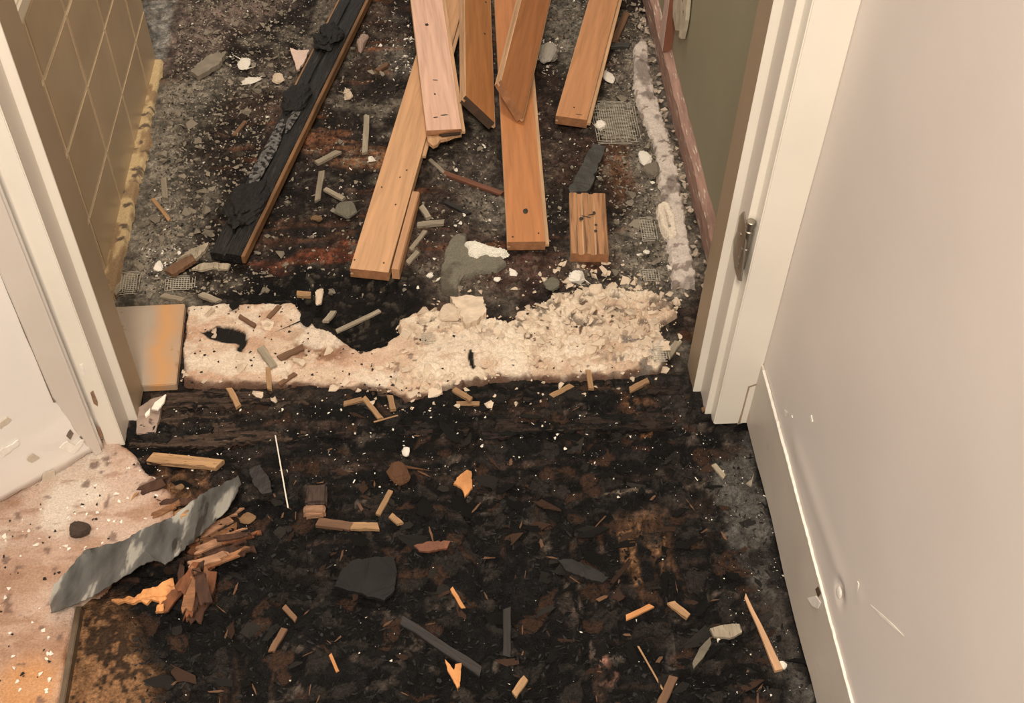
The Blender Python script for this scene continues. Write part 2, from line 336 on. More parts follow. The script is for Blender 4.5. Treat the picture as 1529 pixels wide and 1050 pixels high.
# ------------------------------------------------------------------ walls
def wall_grid_right():
    yy = np.concatenate([np.arange(-1.2, .35, .05), np.arange(.35, 1.062, .008), [1.062]]); zz = np.concatenate([np.arange(.134, .36, .006), np.arange(.36, 2.45, .06)])
    Yg, Zg = np.meshgrid(yy, zz)
    Xg = np.full(Yg.shape, .434)
    a, b = atx(1188, 665, .434), atx(1255, 860, .434)
    d = sdf(Yg.ravel(), Zg.ravel(), [(a.y, a.z), (b.y, b.z), (b.y + .001, b.z)]).reshape(Yg.shape)
    Xg -= .0016 * np.exp(-(np.abs(d) / .016) ** 2)
    h = atx(1255, 884, .434); Xg += .010 * np.exp(-(((Yg - h.y) / .010) ** 2 + ((Zg - h.z) / .012) ** 2) ** 1.5)
    h2 = atx(1283, 886, .434); Xg -= .002 * np.exp(-(((Yg - h2.y) / .003) ** 2 + ((Zg - h2.z) / .012) ** 2))
    Xg += .0015 * (fbm(Yg * 6, Zg * 6, 71, 2) - .5)
    return Xg, Yg, Zg
Xg, Yg, Zg = wall_grid_right()
c = np.tile(np.array([.60, .535, .475]), (Xg.size, 1))
wall_r = struct(grid_mesh('wall_right', Xg, Yg, Zg, c, np.ones((Xg.shape[0] - 1, Xg.shape[1] - 1), bool), M_wall))
sm = wall_r.modifiers.new('thick', 'SOLIDIFY'); sm.thickness = .1; sm.offset = 1
def wall_patch(name, pts, x, m, parent, th=.0012):
    """a small flat irregular piece lying on the wall plane x"""
    q = [atx(u, v, x) for u, v in pts]; bm = bmesh.new(); f = bm.faces.new([bm.verts.new(p) for p in q])
    g = bmesh.ops.extrude_face_region(bm, geom=[f])
    for v in g['geom']:
        if isinstance(v, bmesh.types.BMVert): v.co.x -= th
    return bm_obj(name, bm, m, parent)
hq = atx(1255, 885, .436); bm = bmesh.new(); bmesh.ops.create_icosphere(bm, subdivisions=2, radius=1, matrix=Matrix.Translation((.4345, hq.y, hq.z)) @ Matrix.Diagonal((.0022, .0072, .0085, 1))); bm_obj('filler_spot', bm, M_caulk, wall_r)
wall_patch('scratch', [(1300, 903), (1318, 918), (1335, 934), (1350, 950), (1333, 936), (1316, 921)], .4338, M_caulk, wall_r, .0006)
for pts in ([(1210, 622), (1212, 620), (1214, 630), (1212, 631)], [(1172, 612), (1176, 616), (1173, 622)], [(1183, 620), (1184, 624), (1181, 623)], [(1281, 868), (1283, 872), (1282, 900), (1280, 890)]):
    wall_patch('paint_chip', pts, .4338, M_caulk, wall_r, .0008)

# baseboard on the right, with cracked caulk along its top
bmb = bmesh.new()
def strip_x(bm, pts, x0, x1):            # pts: (y, zbottom, ztop)
    rings = [[bm.verts.new((x0, p[0], p[1])), bm.verts.new((x0, p[0], p[2])), bm.verts.new((x1, p[0], p[2])), bm.verts.new((x1, p[0], p[1]))] for p in pts]
    for a, b in zip(rings, rings[1:]):
        for k in range(4): bm.faces.new((a[k], a[(k + 1) % 4], b[(k + 1) % 4], b[k]))
    bm.faces.new(rings[0]); bm.faces.new(rings[-1])
    return bm
ys = np.linspace(-1.2, 1.05, 120)
strip_x(bmb, [(yv, .013 + .003 * math.sin(yv * 23) + random.uniform(-.001, .001), .135) for yv in ys], .4312, .436)
base_r = struct(bm_obj('baseboard_right', bmb, M_base))
bm = bmesh.new(); ys = np.linspace(.0, 1.04, 150)
strip_x(bm, [(yv, .1338, .1352 + abs(random.gauss(0, .0010))) for yv in ys], .4305, .4342)
bm_obj('caulk_line', bm, M_caulk, base_r)
wall_patch('paint_chip', [(1206, 893), (1219, 890), (1226, 900), (1222, 909), (1214, 905)], .4310, M_caulk, base_r)
wall_patch('gouge', [(1218, 880), (1222, 876), (1226, 886), (1222, 892)], .4311, mat('gouge_brown', A(90, 64, 46), .7), base_r, .0006)

# left wall, running off at an angle, its lower edge torn
wl0 = Vector((-.487, 1.046, 0)); dirv = Vector((-.809, -.588, 0)).normalized(); nrm = Vector((.588, -.809, 0))
ss = np.concatenate([np.arange(0, .36, .006), np.arange(.36, 1.3, .06)]); zz = np.concatenate([[.0], np.arange(.026, .32, .006), np.arange(.32, 2.45, .02)])
Sg, Zg = np.meshgrid(ss, zz)
off = .0018 * sst(.52, .75, fbm(Sg * 16, Zg * 24, 77)) * (1 - sst(.04, .16, Zg)) + .0015 * (fbm(Sg * 50, Zg * 50, 78) - .5) * (1 - sst(.03, .12, Zg))
Zw = Zg.copy(); Zw[0] = .004 + .018 * fbm(ss * 40, ss * 0, 79)
Xw = wl0.x + dirv.x * Sg + nrm.x * off; Yw = wl0.y + dirv.y * Sg + nrm.y * off
wall_l = struct(grid_mesh('wall_left', Xw, Yw, Zw, np.ones((Xw.size, 3)), np.ones((Xw.shape[0] - 1, Xw.shape[1] - 1), bool), M_wall_l))
sm = wall_l.modifiers.new('thick', 'SOLIDIFY'); sm.thickness = .08; sm.offset = 1
def on_left(s, z, o=.0): p = wl0 + dirv * s + nrm * o; return Vector((p.x, p.y, z))
def left_hit(u, v):
    d = Vector(ray(u, v)); o = Vector((0, 0, CH)); t = (wl0 - o).dot(nrm) / d.dot(nrm); p = o + d * t; return (p - wl0).dot(dirv), p.z
def left_patch(name, pts, m, lift=.0006, th=.0015, parent=None):
    bm = bmesh.new(); vs = []
    for u, v in [(p.x, p.y) for p in ragged([Vector((u, v, 0)) for u, v in pts], .16, 0, 5.0)]:
        s, zc = left_hit(u, v); vs.append(bm.verts.new(on_left(s, zc, lift)))
    f = bm.faces.new(vs); g = bmesh.ops.extrude_face_region(bm, geom=[f])
    for v in g['geom']:
        if isinstance(v, bmesh.types.BMVert): v.co += nrm * th
    return bm_obj(name, bm, m, parent or wall_l)
M_torn = mat('torn_plaster', A(206, 182, 154), .8, .12, 60, .5); M_torn_d = mat('torn_dark', A(120, 100, 82), .8, .4, 60, .5)
left_patch('torn_paper', [(88, 668), (100, 658), (112, 664), (126, 652), (118, 668), (108, 676), (98, 671)], M_caulk, .001)
left_patch('gouge', [(98, 650), (104, 640), (109, 646), (104, 656)], M_torn_d); left_patch('gouge', [(118, 652), (128, 648), (130, 652), (122, 656)], M_torn_d)
left_patch('torn_paper', [(38, 684), (48, 676), (58, 682), (46, 690)], M_torn, .001)
left_patch('torn_paper', [(58, 722), (66, 704), (80, 700), (82, 712), (70, 728)], M_torn, .001)
left_patch('torn_paper', [(-4, 634), (10, 622), (16, 626), (0, 640)], M_torn); left_patch('torn_paper', [(0, 672), (26, 656), (28, 662), (4, 682)], M_caulk)
left_patch('gouge', [(8, 406), (14, 405), (16, 408), (9, 409)], M_torn_d)
left_patch('torn_paper', [(0, 764), (50, 746), (95, 722), (118, 707), (92, 728), (40, 758), (0, 774)], M_torn, .001)
left_patch('torn_paper', [(122, 702), (138, 693), (146, 692), (132, 702)], M_torn_d, .001)
# trim strip on the left wall next to the door casing, rotted at its foot
bm = bmesh.new(); zz = np.concatenate([np.linspace(.012, .2, 24), np.linspace(.25, 2.1, 20)]); rings = []
for zc in zz:
    wdt = .036 * min(1, .40 + zc / .16 * .65) + (random.uniform(-.0015, .0015) if zc < .15 else 0)
    rings.append([bm.verts.new(on_left(s, zc, o)) for s, o in ((.0055, -.004), (.0055, .007), (wdt, .007), (wdt + .002, -.004))])
for a, b in zip(rings, rings[1:]):
    for k in range(4): bm.faces.new((a[k], a[(k + 1) % 4], b[(k + 1) % 4], b[k]))
bm.faces.new(rings[0]); bm.faces.new(rings[-1])
trim_1 = struct(bm_obj('trim_1', bm, M_trim_g))
bm = bmesh.new(); rings = []
for zc in np.linspace(.14, 2.1, 60):
    o = .0352 + random.uniform(0, .001); rings.append([bm.verts.new(on_left(o, zc, .0006)), bm.verts.new(on_left(o, zc, .002)), bm.verts.new(on_left(o + .0022, zc, .0006))])
for a, b in zip(rings, rings[1:]):
    for k in range(3): bm.faces.new((a[k], a[(k + 1) % 3], b[(k + 1) % 3], b[k]))
bm_obj('paint_crack', bm, M_torn_d, trim_1)
# wall thickness beside the doorway
wf = struct(bm_obj('wall_front', box_bm(-1.6, -.476, 1.062, 1.15, -.01, 2.45), M_wall_l))
wb = struct(bm_obj('wall_right_end', box_bm(.386, .54, 1.062, 1.168, -.01, 2.45), M_wall)); wb.name = 'wall_doorway'

# ------------------------------------------------------------------ door frame (jambs, stops, casings, hinge)
door = struct(empty('door_1', (0, 1.05, 0)))
def dpart(name, bm, m, parent=door, smooth=False):
    o = bm_obj(name, bm, m, None, None, smooth); o.parent = parent; o.matrix_parent_inverse = Matrix.Translation((0, -1.05, 0)) if parent is door else Matrix.Identity(4); return o
ZT = 2.06
def column(x0, x1, y0, y1, z0, m, name, bev=.0015):
    return dpart(name, box_bm(x0, x1, y0, y1, z0, ZT, bev), m)
column(.364, .40, 1.1135, 1.168, .004, M_jamb, 'jamb')                       # right, brown inside
column(.3635, .376, 1.1125, 1.1145, .004, M_trim, 'stop', .0005)
column(.375, .42, 1.073, 1.1135, .004, M_trim_g, 'jamb')
column(.3745, .385, 1.0715, 1.0735, .004, M_trim, 'jamb_edge', .0005)
column(.3835, .4345, 1.05, 1.0725, .006, M_trim, 'casing')
column(-.475, -.448, 1.0975, 1.155, .004, M_jamb, 'jamb')                    # left
column(-.4605, -.4475, 1.0955, 1.0985, .004, M_trim, 'stop', .0005)
column(-.48, -.46, 1.056, 1.0965, .004, M_trim_g, 'jamb')
column(-.485, -.4595, 1.053, 1.0568, .004, M_trim, 'casing', .0012)
dpart('head_casing', box_bm(-.485, .434, 1.05, 1.0725, ZT, ZT + .05, .001), M_trim)
dpart('head_jamb', box_bm(-.475, .42, 1.0725, 1.16, ZT, ZT + .03, .001), M_jamb)
# repaired corner and wear marks at casing feet
M_wear = mat('worn_paint', A(150, 112, 84), .7, .3, 60, .4)
def ypatch(name, pts, yv, m, th=.001):
    q = [aty(u, v, yv) for u, v in pts]; bm = bmesh.new(); f = bm.faces.new([bm.verts.new(p) for p in q])
    g = bmesh.ops.extrude_face_region(bm, geom=[f])
    for v in g['geom']:
        if isinstance(v, bmesh.types.BMVert): v.co.y -= th
    return dpart(name, bm, m)
ypatch('worn_patch', [(135, 586), (139, 583), (146, 600), (146, 606), (140, 602)], 1.053, M_wear)
ypatch('worn_patch', [(145, 636), (149, 638), (154, 650), (151, 656), (147, 650)], 1.053, M_wear)
ypatch('paint_chip', [(119, 545), (124, 543), (127, 556), (123, 564), (120, 556)], 1.053, M_caulk)
ypatch('crack', [(1117, 577), (1135, 571), (1135, 573), (1118, 579)], 1.05, mat('crack_tan', A(170, 142, 112), .7), .0005)  # tan strip along the crack in the casing
ypatch('crack', [(1117, 578), (1119, 579), (1105, 632), (1101, 634), (1108, 612)], 1.05, mat('crack_brown', A(168, 138, 110), .7), .0005)
# hinge
M_nick = mat('brushed_nickel', (0.34, 0.31, 0.27), .38, .12, 90, .1, metal=1.0)
hinge = dpart('hinge', bmesh.new(), M_nick); 
def zof(u, v, xx): return atx(u, v, xx)
hz1, hz0 = atx(1121, 345, .372).z, atx(1108, 425, .372).z
pinp = (.3766, 1.0645)
lp = [(1112, 316), (1107, 322), (1103, 345), (1098, 358), (1097, 378), (1099, 400), (1104, 418), (1108, 420), (1117, 345)]
bm = bmesh.new(); q = [atx(u, v, .3748) for u, v in lp]; f = bm.faces.new([bm.verts.new(p) for p in q])
g = bmesh.ops.extrude_face_region(bm, geom=[f])
for v in g['geom']:
    if isinstance(v, bmesh.types.BMVert): v.co.x -= .0022
o = bm_obj('hinge_leaf', bm, M_nick); o.parent = hinge
def tube_z(r, z0, z1, seg=20, cap=.0008):
    bm = bmesh.new(); prof = [(r - cap, z0), (r, z0 + cap), (r, z1 - cap), (r - cap, z1)]
    rings = [[bm.verts.new((pinp[0] + rr * math.cos(2 * math.pi * k / seg), pinp[1] + rr * math.sin(2 * math.pi * k / seg), zz)) for k in range(seg)] for rr, zz in prof]
    for a, b in zip(rings, rings[1:]):
        for k in range(seg): bm.faces.new((a[k], a[(k + 1) % seg], b[(k + 1) % seg], b[k]))
    bm.faces.new(rings[0]); bm.faces.new(rings[-1]); return bm
hh = (hz1 - hz0)
for k, (a, b) in enumerate(((.14, .44), (.455, .80))):
    o = bm_obj('knuckle', tube_z(.0054, hz0 + hh * a, hz0 + hh * b), M_nick); o.parent = hinge
o = bm_obj('pin_head', tube_z(.0060, hz0 + hh * .90, hz0 + hh * .99), M_nick); o.parent = hinge
o = bm_obj('pin', tube_z(.0042, hz0 + hh * .02, hz0 + hh * .92), M_nick); o.parent = hinge
o = bm_obj('pin_tip', tube_z(.0052, hz0 - hh * .01, hz0 + hh * .11), M_nick); o.parent = hinge
for u, v in ((1106, 350), (1103, 385)):
    p = atx(u, v, .3722); bm = bmesh.new(); bmesh.ops.create_cone(bm, cap_ends=True, segments=12, radius1=.003, radius2=.0022, depth=.0016, matrix=Matrix.Translation(p) @ Matrix.Rotation(-math.pi / 2, 4, 'Y'))
    o = bm_obj('screw', bm, M_nick); o.parent = hinge

# ------------------------------------------------------------------ tiled ledge on the left of the bathroom
M_tile = mat('beige_tile', (0.54, 0.42, 0.285), .3, .12, 9, .05, 30, rnd=.05)
M_grout = mat('grout', (0.80, 0.68, 0.50), .85, .1, 80, .3)
M_rim = mat('ledge_rim', (0.80, 0.72, 0.60), .35, .04, 20, .05)
ledge = struct(empty('wall_tiled', (-.545, 1.6, 0)))
def lpart(name, bm, m, smooth=False):
    o = bm_obj(name, bm, m, None, None, smooth); o.parent = ledge; o.matrix_parent_inverse = Matrix.Translation((.545, -1.6, 0)); return o
LY1 = 2.0
lpart('core', box_bm(-1.3, -.5465, 1.15, LY1 - .006, -.02, .465), M_grout)
yl = [1.155, 1.255, 1.415, 1.577, 1.737, 1.895, LY1]; zl = [-.016, .114, .243, .370, .466]
for i in range(len(yl) - 1):
    for j in range(len(zl) - 1):
        g = .0031
        lpart('tile', box_bm(-.552, -.545 + random.uniform(-.0004, .0004), yl[i] + g, yl[i + 1] - g, zl[j] + g, zl[j + 1] - g, .0012), M_tile)
for j in range(len(zl) - 1):                      # returning end of the ledge
    for k in range(3):
        x0 = -.552 - .16 * (k + 1); lpart('tile', box_bm(x0 + .002, x0 + .158, LY1 - .006, LY1 + .001, zl[j] + .002, zl[j + 1] - .002, .0012), M_tile)
lpart('rim', box_bm(-.62, -.543, 1.155, LY1, .467, .492, .004), M_rim)
lpart('deck', box_bm(-1.3, -.62, 1.155, LY1, .455, .480, .002), M_rim)
# yellowed mortar strip along the foot of the tiles
def ycol(x, y, d):
    c = np.tile(np.array(A(216, 180, 128)), (x.size, 1)); c = mix(c, A(165, 130, 92), sst(.5, .62, fbm(x * 50, y * 18, 61))); return mix(c, A(110, 88, 70), sst(.62, .7, fbm(x * 60, y * 60, 62)))
mound('foot_strip', [(-.56, 1.2), (-.523, 1.2), (-.519, 1.4), (-.522, 1.6), (-.517, 1.75), (-.526, 1.8), (-.527, 2.0), (-.56, 2.0)], lambda x, y, d: .006 + .003 * fbm(x * 60, y * 20, 63), ycol, M_mortar, .003, .006, .0015, 40, parent=ledge).matrix_parent_inverse = Matrix.Translation((.545, -1.6, 0))

# ------------------------------------------------------------------ opened wall on the right of the bathroom
M_green = mat('green_board', (0.30, 0.285, 0.20), .7, .05, 6, .08, 200)
wg = struct(bm_obj('wall_green', box_bm(.4495, .475, 1.16, 2.9, -.03, 2.45), M_green))
M_sole = mat('sole_plate_wood', A(158, 118, 98), .75, .25, 12, .6, 40, stretch=(8, 1, 8), spots=[(A(205, 180, 155), 30, .60)])
def rough_beam(name, y0, y1, x0, x1, z0, z1, m, n=50, jag=.003, axis='y'):
    bm = bmesh.new(); rings = []
    for i in range(n + 1):
        t = y0 + (y1 - y0) * i / n; j = lambda: random.uniform(-jag, jag)
        rings.append([bm.verts.new((x0 + j() * .4, t, z0)), bm.verts.new((x0 + j() * .4, t, (z0 + z1) / 2)), bm.verts.new((x0 + j() * .5, t, z1 - .003 + j())), bm.verts.new(((x0 + x1) / 2, t, z1 + j())), bm.verts.new((x1, t, z1 + .004 + j())), bm.verts.new((x1, t, z0))])
    for a, b in zip(rings, rings[1:]):
        for k in range(6): bm.faces.new((a[k], a[(k + 1) % 6], b[(k + 1) % 6], b[k]))
    bm.faces.new(rings[0]); bm.faces.new(rings[-1]); return bm_obj(name, bm, m)
o = rough_beam('trim_2', 1.17, 2.9, .435, .4505, -.02, .047, M_sole); struct(o)
bm_p = None
# exposed stud standing on the plate
stud = struct(empty('trim_3', (.44, 1.93, .045)))
o = bm_obj('stud', box_bm(.4325, .4505, 1.929, 1.968, .045, 2.4, .001), mat('pink_wood', A(196, 160, 140), .75, .2, 12, .4, stretch=(6, 6, 1))); o.parent = stud; o.matrix_parent_inverse = Matrix.Translation((-.44, -1.93, -.045))
o = bm_obj('stud_side', box_bm(.4335, .4500, 1.926, 1.930, .047, 2.4, .0008), mat('red_wood', A(134, 82, 58), .6, .12, 12, .3, stretch=(6, 6, 1))); o.parent = stud; o.matrix_parent_inverse = Matrix.Translation((-.44, -1.93, -.045))
# torn board hanging on the green wall
pts = [(1010, -30), (1010, 25), (1014, 45), (1020, 46), (1019, 55), (1023, 58), (1026, 46), (1029, 30), (1032, 0), (1034, -30)]
q = [atx(u, v, .447) for u, v in pts]; bm = bmesh.new(); f = bm.faces.new([bm.verts.new(p) for p in q]); g = bmesh.ops.extrude_face_region(bm, geom=[f])
for v in g['geom']:
    if isinstance(v, bmesh.types.BMVert): v.co.x -= .007
o = bm_obj('torn_plaster_remnant', bm, mat('plaster_scrap', A(192, 172, 142), .85, .2, 40, .4, spots=[(A(60, 46, 36), 60, .64)])); tag(o, 'torn strip of plaster clinging to the green wall behind the stud', 'plaster')

# plaster ridge along the right-hand edge of the bathroom floor
def rcol(x, y, d):
    c = np.tile(np.array(A(216, 192, 170)), (x.size, 1)); c = mix(c, A(150, 130, 114), sst(.5, .66, fbm(x * 40, y * 30, 64))); return mix(c, A(110, 86, 74), sst(.62, .7, fbm(x * 70, y * 70, 65)) * .7)
ridge = mound('plaster_ridge', [(.366, 1.34), (.408, 1.33), (.415, 1.5), (.421, 1.62), (.421, 1.72), (.413, 1.86), (.420, 2.02), (.414, 2.05), (.388, 2.0), (.372, 1.87), (.376, 1.78), (.386, 1.69), (.380, 1.54), (.372, 1.42)], lambda x, y, d: .009 + .008 * (fbm(x * 70, y * 70, 66) - .4), rcol, M_mortar, .0022, .004, .005, 110)
tag(ridge, 'long pale ridge of plaster along the foot of the green wall', 'plaster')
rp = mound('plaster_shard', P((990, 306), (979, 312), (984, 340), (1000, 364), (1012, 358), (1008, 330), (1000, 310)), lambda x, y, d: .012 - .2 * np.clip(-d - .004, 0, .03), lambda x, y, d: mix(np.tile(np.array(A(238, 212, 180)), (x.size, 1)), A(170, 140, 120), sst(.010, .016, -d)), M_mortar, .002, .003, .002, 80)
tag(rp, 'curled pale plaster shard lying against the plaster ridge', 'plaster')

# ------------------------------------------------------------------ mortar saddle at the doorway
sadP = P((276, 456), (330, 454), (440, 451), (466, 480), (500, 500), (540, 527), (575, 516), (592, 500), (596, 478), (640, 460), (700, 470), (760, 478), (800, 455), (850, 437), (905, 428), (960, 432), (1010, 445), (1012, 468), (985, 490), (1000, 520), (985, 556), (930, 564), (850, 568), (740, 572), (690, 576), (640, 596), (610, 604), (585, 590), (560, 582), (440, 580), (340, 578), (268, 574), z=.008)
hole1 = P((298, 492), (318, 488), (340, 485), (368, 494), (368, 508), (362, 524), (352, 520), (354, 510), (330, 509), (310, 503), z=.012); hole2 = P((700, 525), (706, 523), (712, 548), (703, 552), z=.012)
def sz(x, y, d):
    f1, f2, cid = worley(x * 75, y * 75, 12); lump = sst(0, .5, f2 - f1) * cid
    h = .011 + .006 * (fbm(x * 12, y * 12, 67) - .5) + .007 * lump * sst(.35, .6, fbm(x * 9, y * 9, 68) + .12) * (.3 + .7 * sst(-.12, .0, x)) + .0025 * (fbm(x * 120, y * 120, 69) - .5)
    rear = sst(1.225, 1.26, y) * sst(-.08, 0, x); h = h - .006 * sst(.54, .62, fbm(x * 52, y * 70, 140)) * rear
    return h - .006 * (1 - sst(-.004, .004, sdf(x, y, hole1)))
def scol(x, y, d):
    c = np.tile(np.array(A(234, 204, 170)), (x.size, 1)); c = mix(c, A(214, 176, 142), sst(.45, .65, fbm(x * 14, y * 14, 81)))
    c = mix(c, A(196, 158, 126), sst(.58, .72, fbm(x * 45, y * 45, 82)) * .55); c = mix(c, A(110, 80, 60), sst(.72, .75, fbm(x * 90, y * 90, 83, 3)))
    c = mix(c, A(220, 180, 146), (1 - sst(-.14, -.02, x)) * .75); c = mix(c, A(204, 156, 122), (1 - sst(-.16, -.04, x)) * sst(.5, .64, fbm(x * 26, y * 30, 143)) * .8)
    p0 = at(478, 526); c = mix(c, A(142, 96, 68), (1 - sst(.02, .055, np.hypot((x - p0.x) * .8, y - p0.y))) * sst(.36, .5, fbm(x * 90, y * 90, 84)) * .9)
    rear = sst(1.225, 1.26, y) * sst(-.08, 0, x); gp = sst(.54, .62, fbm(x * 52, y * 70, 140)) * rear; c = mix(c, A(112, 94, 78), gp * .8)
    c = mix(c, A(243, 217, 186), sst(.5, .62, fbm(x * 20, y * 26, 141)) * .6 * (1 - gp))
    for h in (hole1, hole2): c = mix(c, A(22, 17, 14), 1 - sst(-.0012, .0012, sdf(x + (fbm(x * 80, y * 80, 85) - .5) * .012, y + (fbm(x * 80, y * 80, 86) - .5) * .008, h)))
    fr = (1 - sst(.003, .012, -d + (fbm(x * 40, y * 40, 144) - .5) * .012)) * (1 - sst(1.18, 1.21, y)); c = mix(c, A(92, 58, 40), fr * .92)
    p1 = at(950, 540); c = mix(c, A(120, 104, 90), (1 - sst(.03, .07, np.hypot(x - p1.x, y - p1.y))) * sst(.5, .6, fbm(x * 50, y * 50, 87)) * .9)
    return c
sad = mound('mortar_bed', sadP, sz, scol, M_mortar, .0022, .005, .006, 55)
tag(sad, 'crumbling band of cream mortar across the doorway between hall and bathroom', 'mortar')

_f0 = fz
def fz(px, py):
    z0 = _f0(px, py)
    if 1.10 < py < 1.40:
        a, b = np.array([px]), np.array([py]); d = sdf(a, b, sadP)
        if d[0] < -.002: z0 = max(z0, float(sz(a, b, d)[0]))
    return z0
# stone threshold piece
q = P((150, 459), (276, 453), (263, 574), (170, 578), z=.013)
bm = bmesh.new(); f = bm.faces.new([bm.verts.new(p) for p in q]); g = bmesh.ops.extrude_face_region(bm, geom=[f])
for v in g['geom']:
    if isinstance(v, bmesh.types.BMVert): v.co.z -= .014
bmesh.ops.bevel(bm, geom=bm.edges[:], offset=.0012, segments=2, affect='EDGES')
m = mat('stone_threshold', A(170, 146, 122), .5, .10, 14, .15, 90, spots=[(A(120, 98, 80), 40, .66)])
nt = m.node_tree; bs = nt.nodes['Principled BSDF']; src = bs.inputs['Base Color'].links[0].from_socket
tc = nt.nodes.new('ShaderNodeTexCoord'); sp = nt.nodes.new('ShaderNodeSeparateXYZ'); nt.links.new(tc.outputs['Object'], sp.inputs[0])
nz = nt.nodes.new('ShaderNodeTexNoise'); nz.inputs['Scale'].default_value = 16; nt.links.new(tc.outputs['Object'], nz.inputs[0])
ad = nt.nodes.new('ShaderNodeMath'); ad.operation = 'MULTIPLY_ADD'; ad.inputs[1].default_value = .05; nt.links.new(nz.outputs['Fac'], ad.inputs[0]); nt.links.new(sp.outputs[0], ad.inputs[2])
rp_ = nt.nodes.new('ShaderNodeValToRGB'); el = rp_.color_ramp.elements; el[0].position = 0; el[0].color = (0, 0, 0, 1); el[1].position = .5; el[1].color = (1, 1, 1, 1); e2 = el.new(1.0); e2.color = (.35, .35, .35, 1)
mr = nt.nodes.new('ShaderNodeMapRange'); mr.inputs[1].default_value = at(222, 515).x + .025; mr.inputs[2].default_value = at(268, 515).x + .025; nt.links.new(ad.outputs[0], mr.inputs[0]); nt.links.new(mr.outputs[0], rp_.inputs[0])
mx = nt.nodes.new('ShaderNodeMixRGB'); nt.links.new(rp_.outputs[0], mx.inputs[0]); nt.links.new(src, mx.inputs[1]); mx.inputs[2].default_value = (*A(205, 146, 92), 1); nt.links.new(mx.outputs[0], bs.inputs['Base Color'])
o = bm_obj('threshold_stone', bm, m); tag(o, 'flat stone threshold piece with an orange stain beside the left door jamb', 'threshold')

# ------------------------------------------------------------------ floor boards
def wood_mat(name, c, dark=.24, streak=None):
    m = mat(name, c, .5, .16, 5, .35, 14, stretch=(14, 1.1, 14), dist=.001)
    nt = m.node_tree; N = nt.nodes; L = nt.links; b = N['Principled BSDF']; src = b.inputs['Base Color'].links[0].from_socket
    tc = N.new('ShaderNodeTexCoord'); mp = N.new('ShaderNodeMapping'); mp.inputs['Scale'].default_value = (26, 1.6, 26); L.new(tc.outputs['Object'], mp.inputs[0])
    n = N.new('ShaderNodeTexNoise'); n.inputs['Scale'].default_value = 5; n.inputs['Detail'].default_value = 8; n.inputs['Distortion'].default_value = .6; L.new(mp.outputs[0], n.inputs[0])
    r = N.new('ShaderNodeValToRGB'); e = r.color_ramp.elements; e[0].position = .46; e[0].color = (0, 0, 0, 1); e[1].position = .66; e[1].color = (dark, dark, dark, 1); L.new(n.outputs['Fac'], r.inputs[0])
    mx = N.new('ShaderNodeMixRGB'); L.new(r.outputs[0], mx.inputs[0]); L.new(src, mx.inputs[1]); mx.inputs[2].default_value = (*(streak or tuple(v * .35 for v in c)), 1)
    L.new(mx.outputs[0], b.inputs['Base Color']); return m
def board(name, label, near, zn, far, zf, Wd, m, roll=0, mitre=0.0, th=.019, ext=.45, jag=0, back=False, tongue=True, endm=None, L=None, cat='board', profile=None, edge=None, t0=0.0):
    """strip-floor board. local: X across, Y along (near end at 0), Z up (top at 0). mitre: how far the right side runs ahead of the left"""
    a, b = at(*near, zn), at(*far, zf); ln = (b - a).length; d = (b - a).normalized(); full = L or ln * (1 + ext)
    right = d.cross(Vector((0, 0, 1))).normalized(); up = right.cross(d).normalized()
    rr = Matrix.Rotation(math.radians(roll), 3, d); right = rr @ right; up = rr @ up
    mw = Matrix((( right.x, d.x, up.x, a.x), (right.y, d.y, up.y, a.y), (right.z, d.z, up.z, a.z), (0, 0, 0, 1)))
    h = Wd / 2
    if profile: prof = profile
    elif back:
        prof = [(-h, -th), (-h, -.001), (-h * .9, 0), (-h * .62, 0), (-h * .55, -.003), (-h * .38, -.003), (-h * .3, 0), (h * .02, 0), (h * .10, -.003), (h * .28, -.003), (h * .36, 0), (h * .94, 0), (h, -.001), (h, -th)]
    else:
        prof = [(-h, -th), (-h, -.0125), (-h + .005, -.0125), (-h + .005, -.0075), (-h, -.0075), (-h, -.0008), (-h + .0008, 0), (h - .0008, 0), (h, -.0008)]
        prof += [(h, -th)]
    n = max(3, int(full / .04)); bm = bmesh.new(); rings = []
    for i in range(n + 1):
        t = i / n; ring = []
        for (px, pz) in prof:
            y0 = -mitre * (px / Wd) + (random.uniform(-jag, jag) if jag else 0)
            if jag and pz < -.009: y0 += jag * 1.2
            ring.append(bm.verts.new((px, y0 + (full - y0) * t, pz)))
        rings.append(ring)
    k = len(prof)
    for r0, r1 in zip(rings, rings[1:]):
        for j in range(k): bm.faces.new((r0[j], r0[(j + 1) % k], r1[(j + 1) % k], r1[j]))
    bm.faces.new(rings[0]); bm.faces.new(rings[-1])
    o = bm_obj(name, bm, m); o.matrix_world = mw; tag(o, label, cat)
    if edge:
        o.data.materials.append(edge); o.data.materials.append(endm or M_end)
        for p in o.data.polygons:
            if abs(p.normal.x) > .6 or (p.normal.z > .5 and p.center.z < -.004): p.material_index = 1
            elif p.normal.y < -.5: p.material_index = 2
    o['full'] = full
    if tongue and not profile and not back:
        x0 = h - .0005; tb = bm_obj('tongue', box_bm(x0, h + .0065, t0 + mitre * -.5 + .0005, full - .001, -.0125, -.007, .0006), edge or m, o)
    return o
M_edge = mat('raw_edge', A(204, 156, 112), .7, .25, 8, .5, 30, stretch=(14, 1, 14)); M_end = mat('end_grain', A(158, 104, 66), .75, .3, 60, .5)
M_nail = mat('iron', (.03, .025, .02), .5, .2, 60, .2)
def dimple(o, x, y, sx=.0022, sy=.003, name='nail_hole'):
    bm = bmesh.new(); bmesh.ops.create_icosphere(bm, subdivisions=1, radius=1, matrix=Matrix.Diagonal((sx, sy, .0009, 1)))
    p = bm_obj(name, bm, M_nail); p.parent = o; p.location = (x, y, .0002); p.rotation_euler.z = random.uniform(-.5, .5); return p
WD = .063
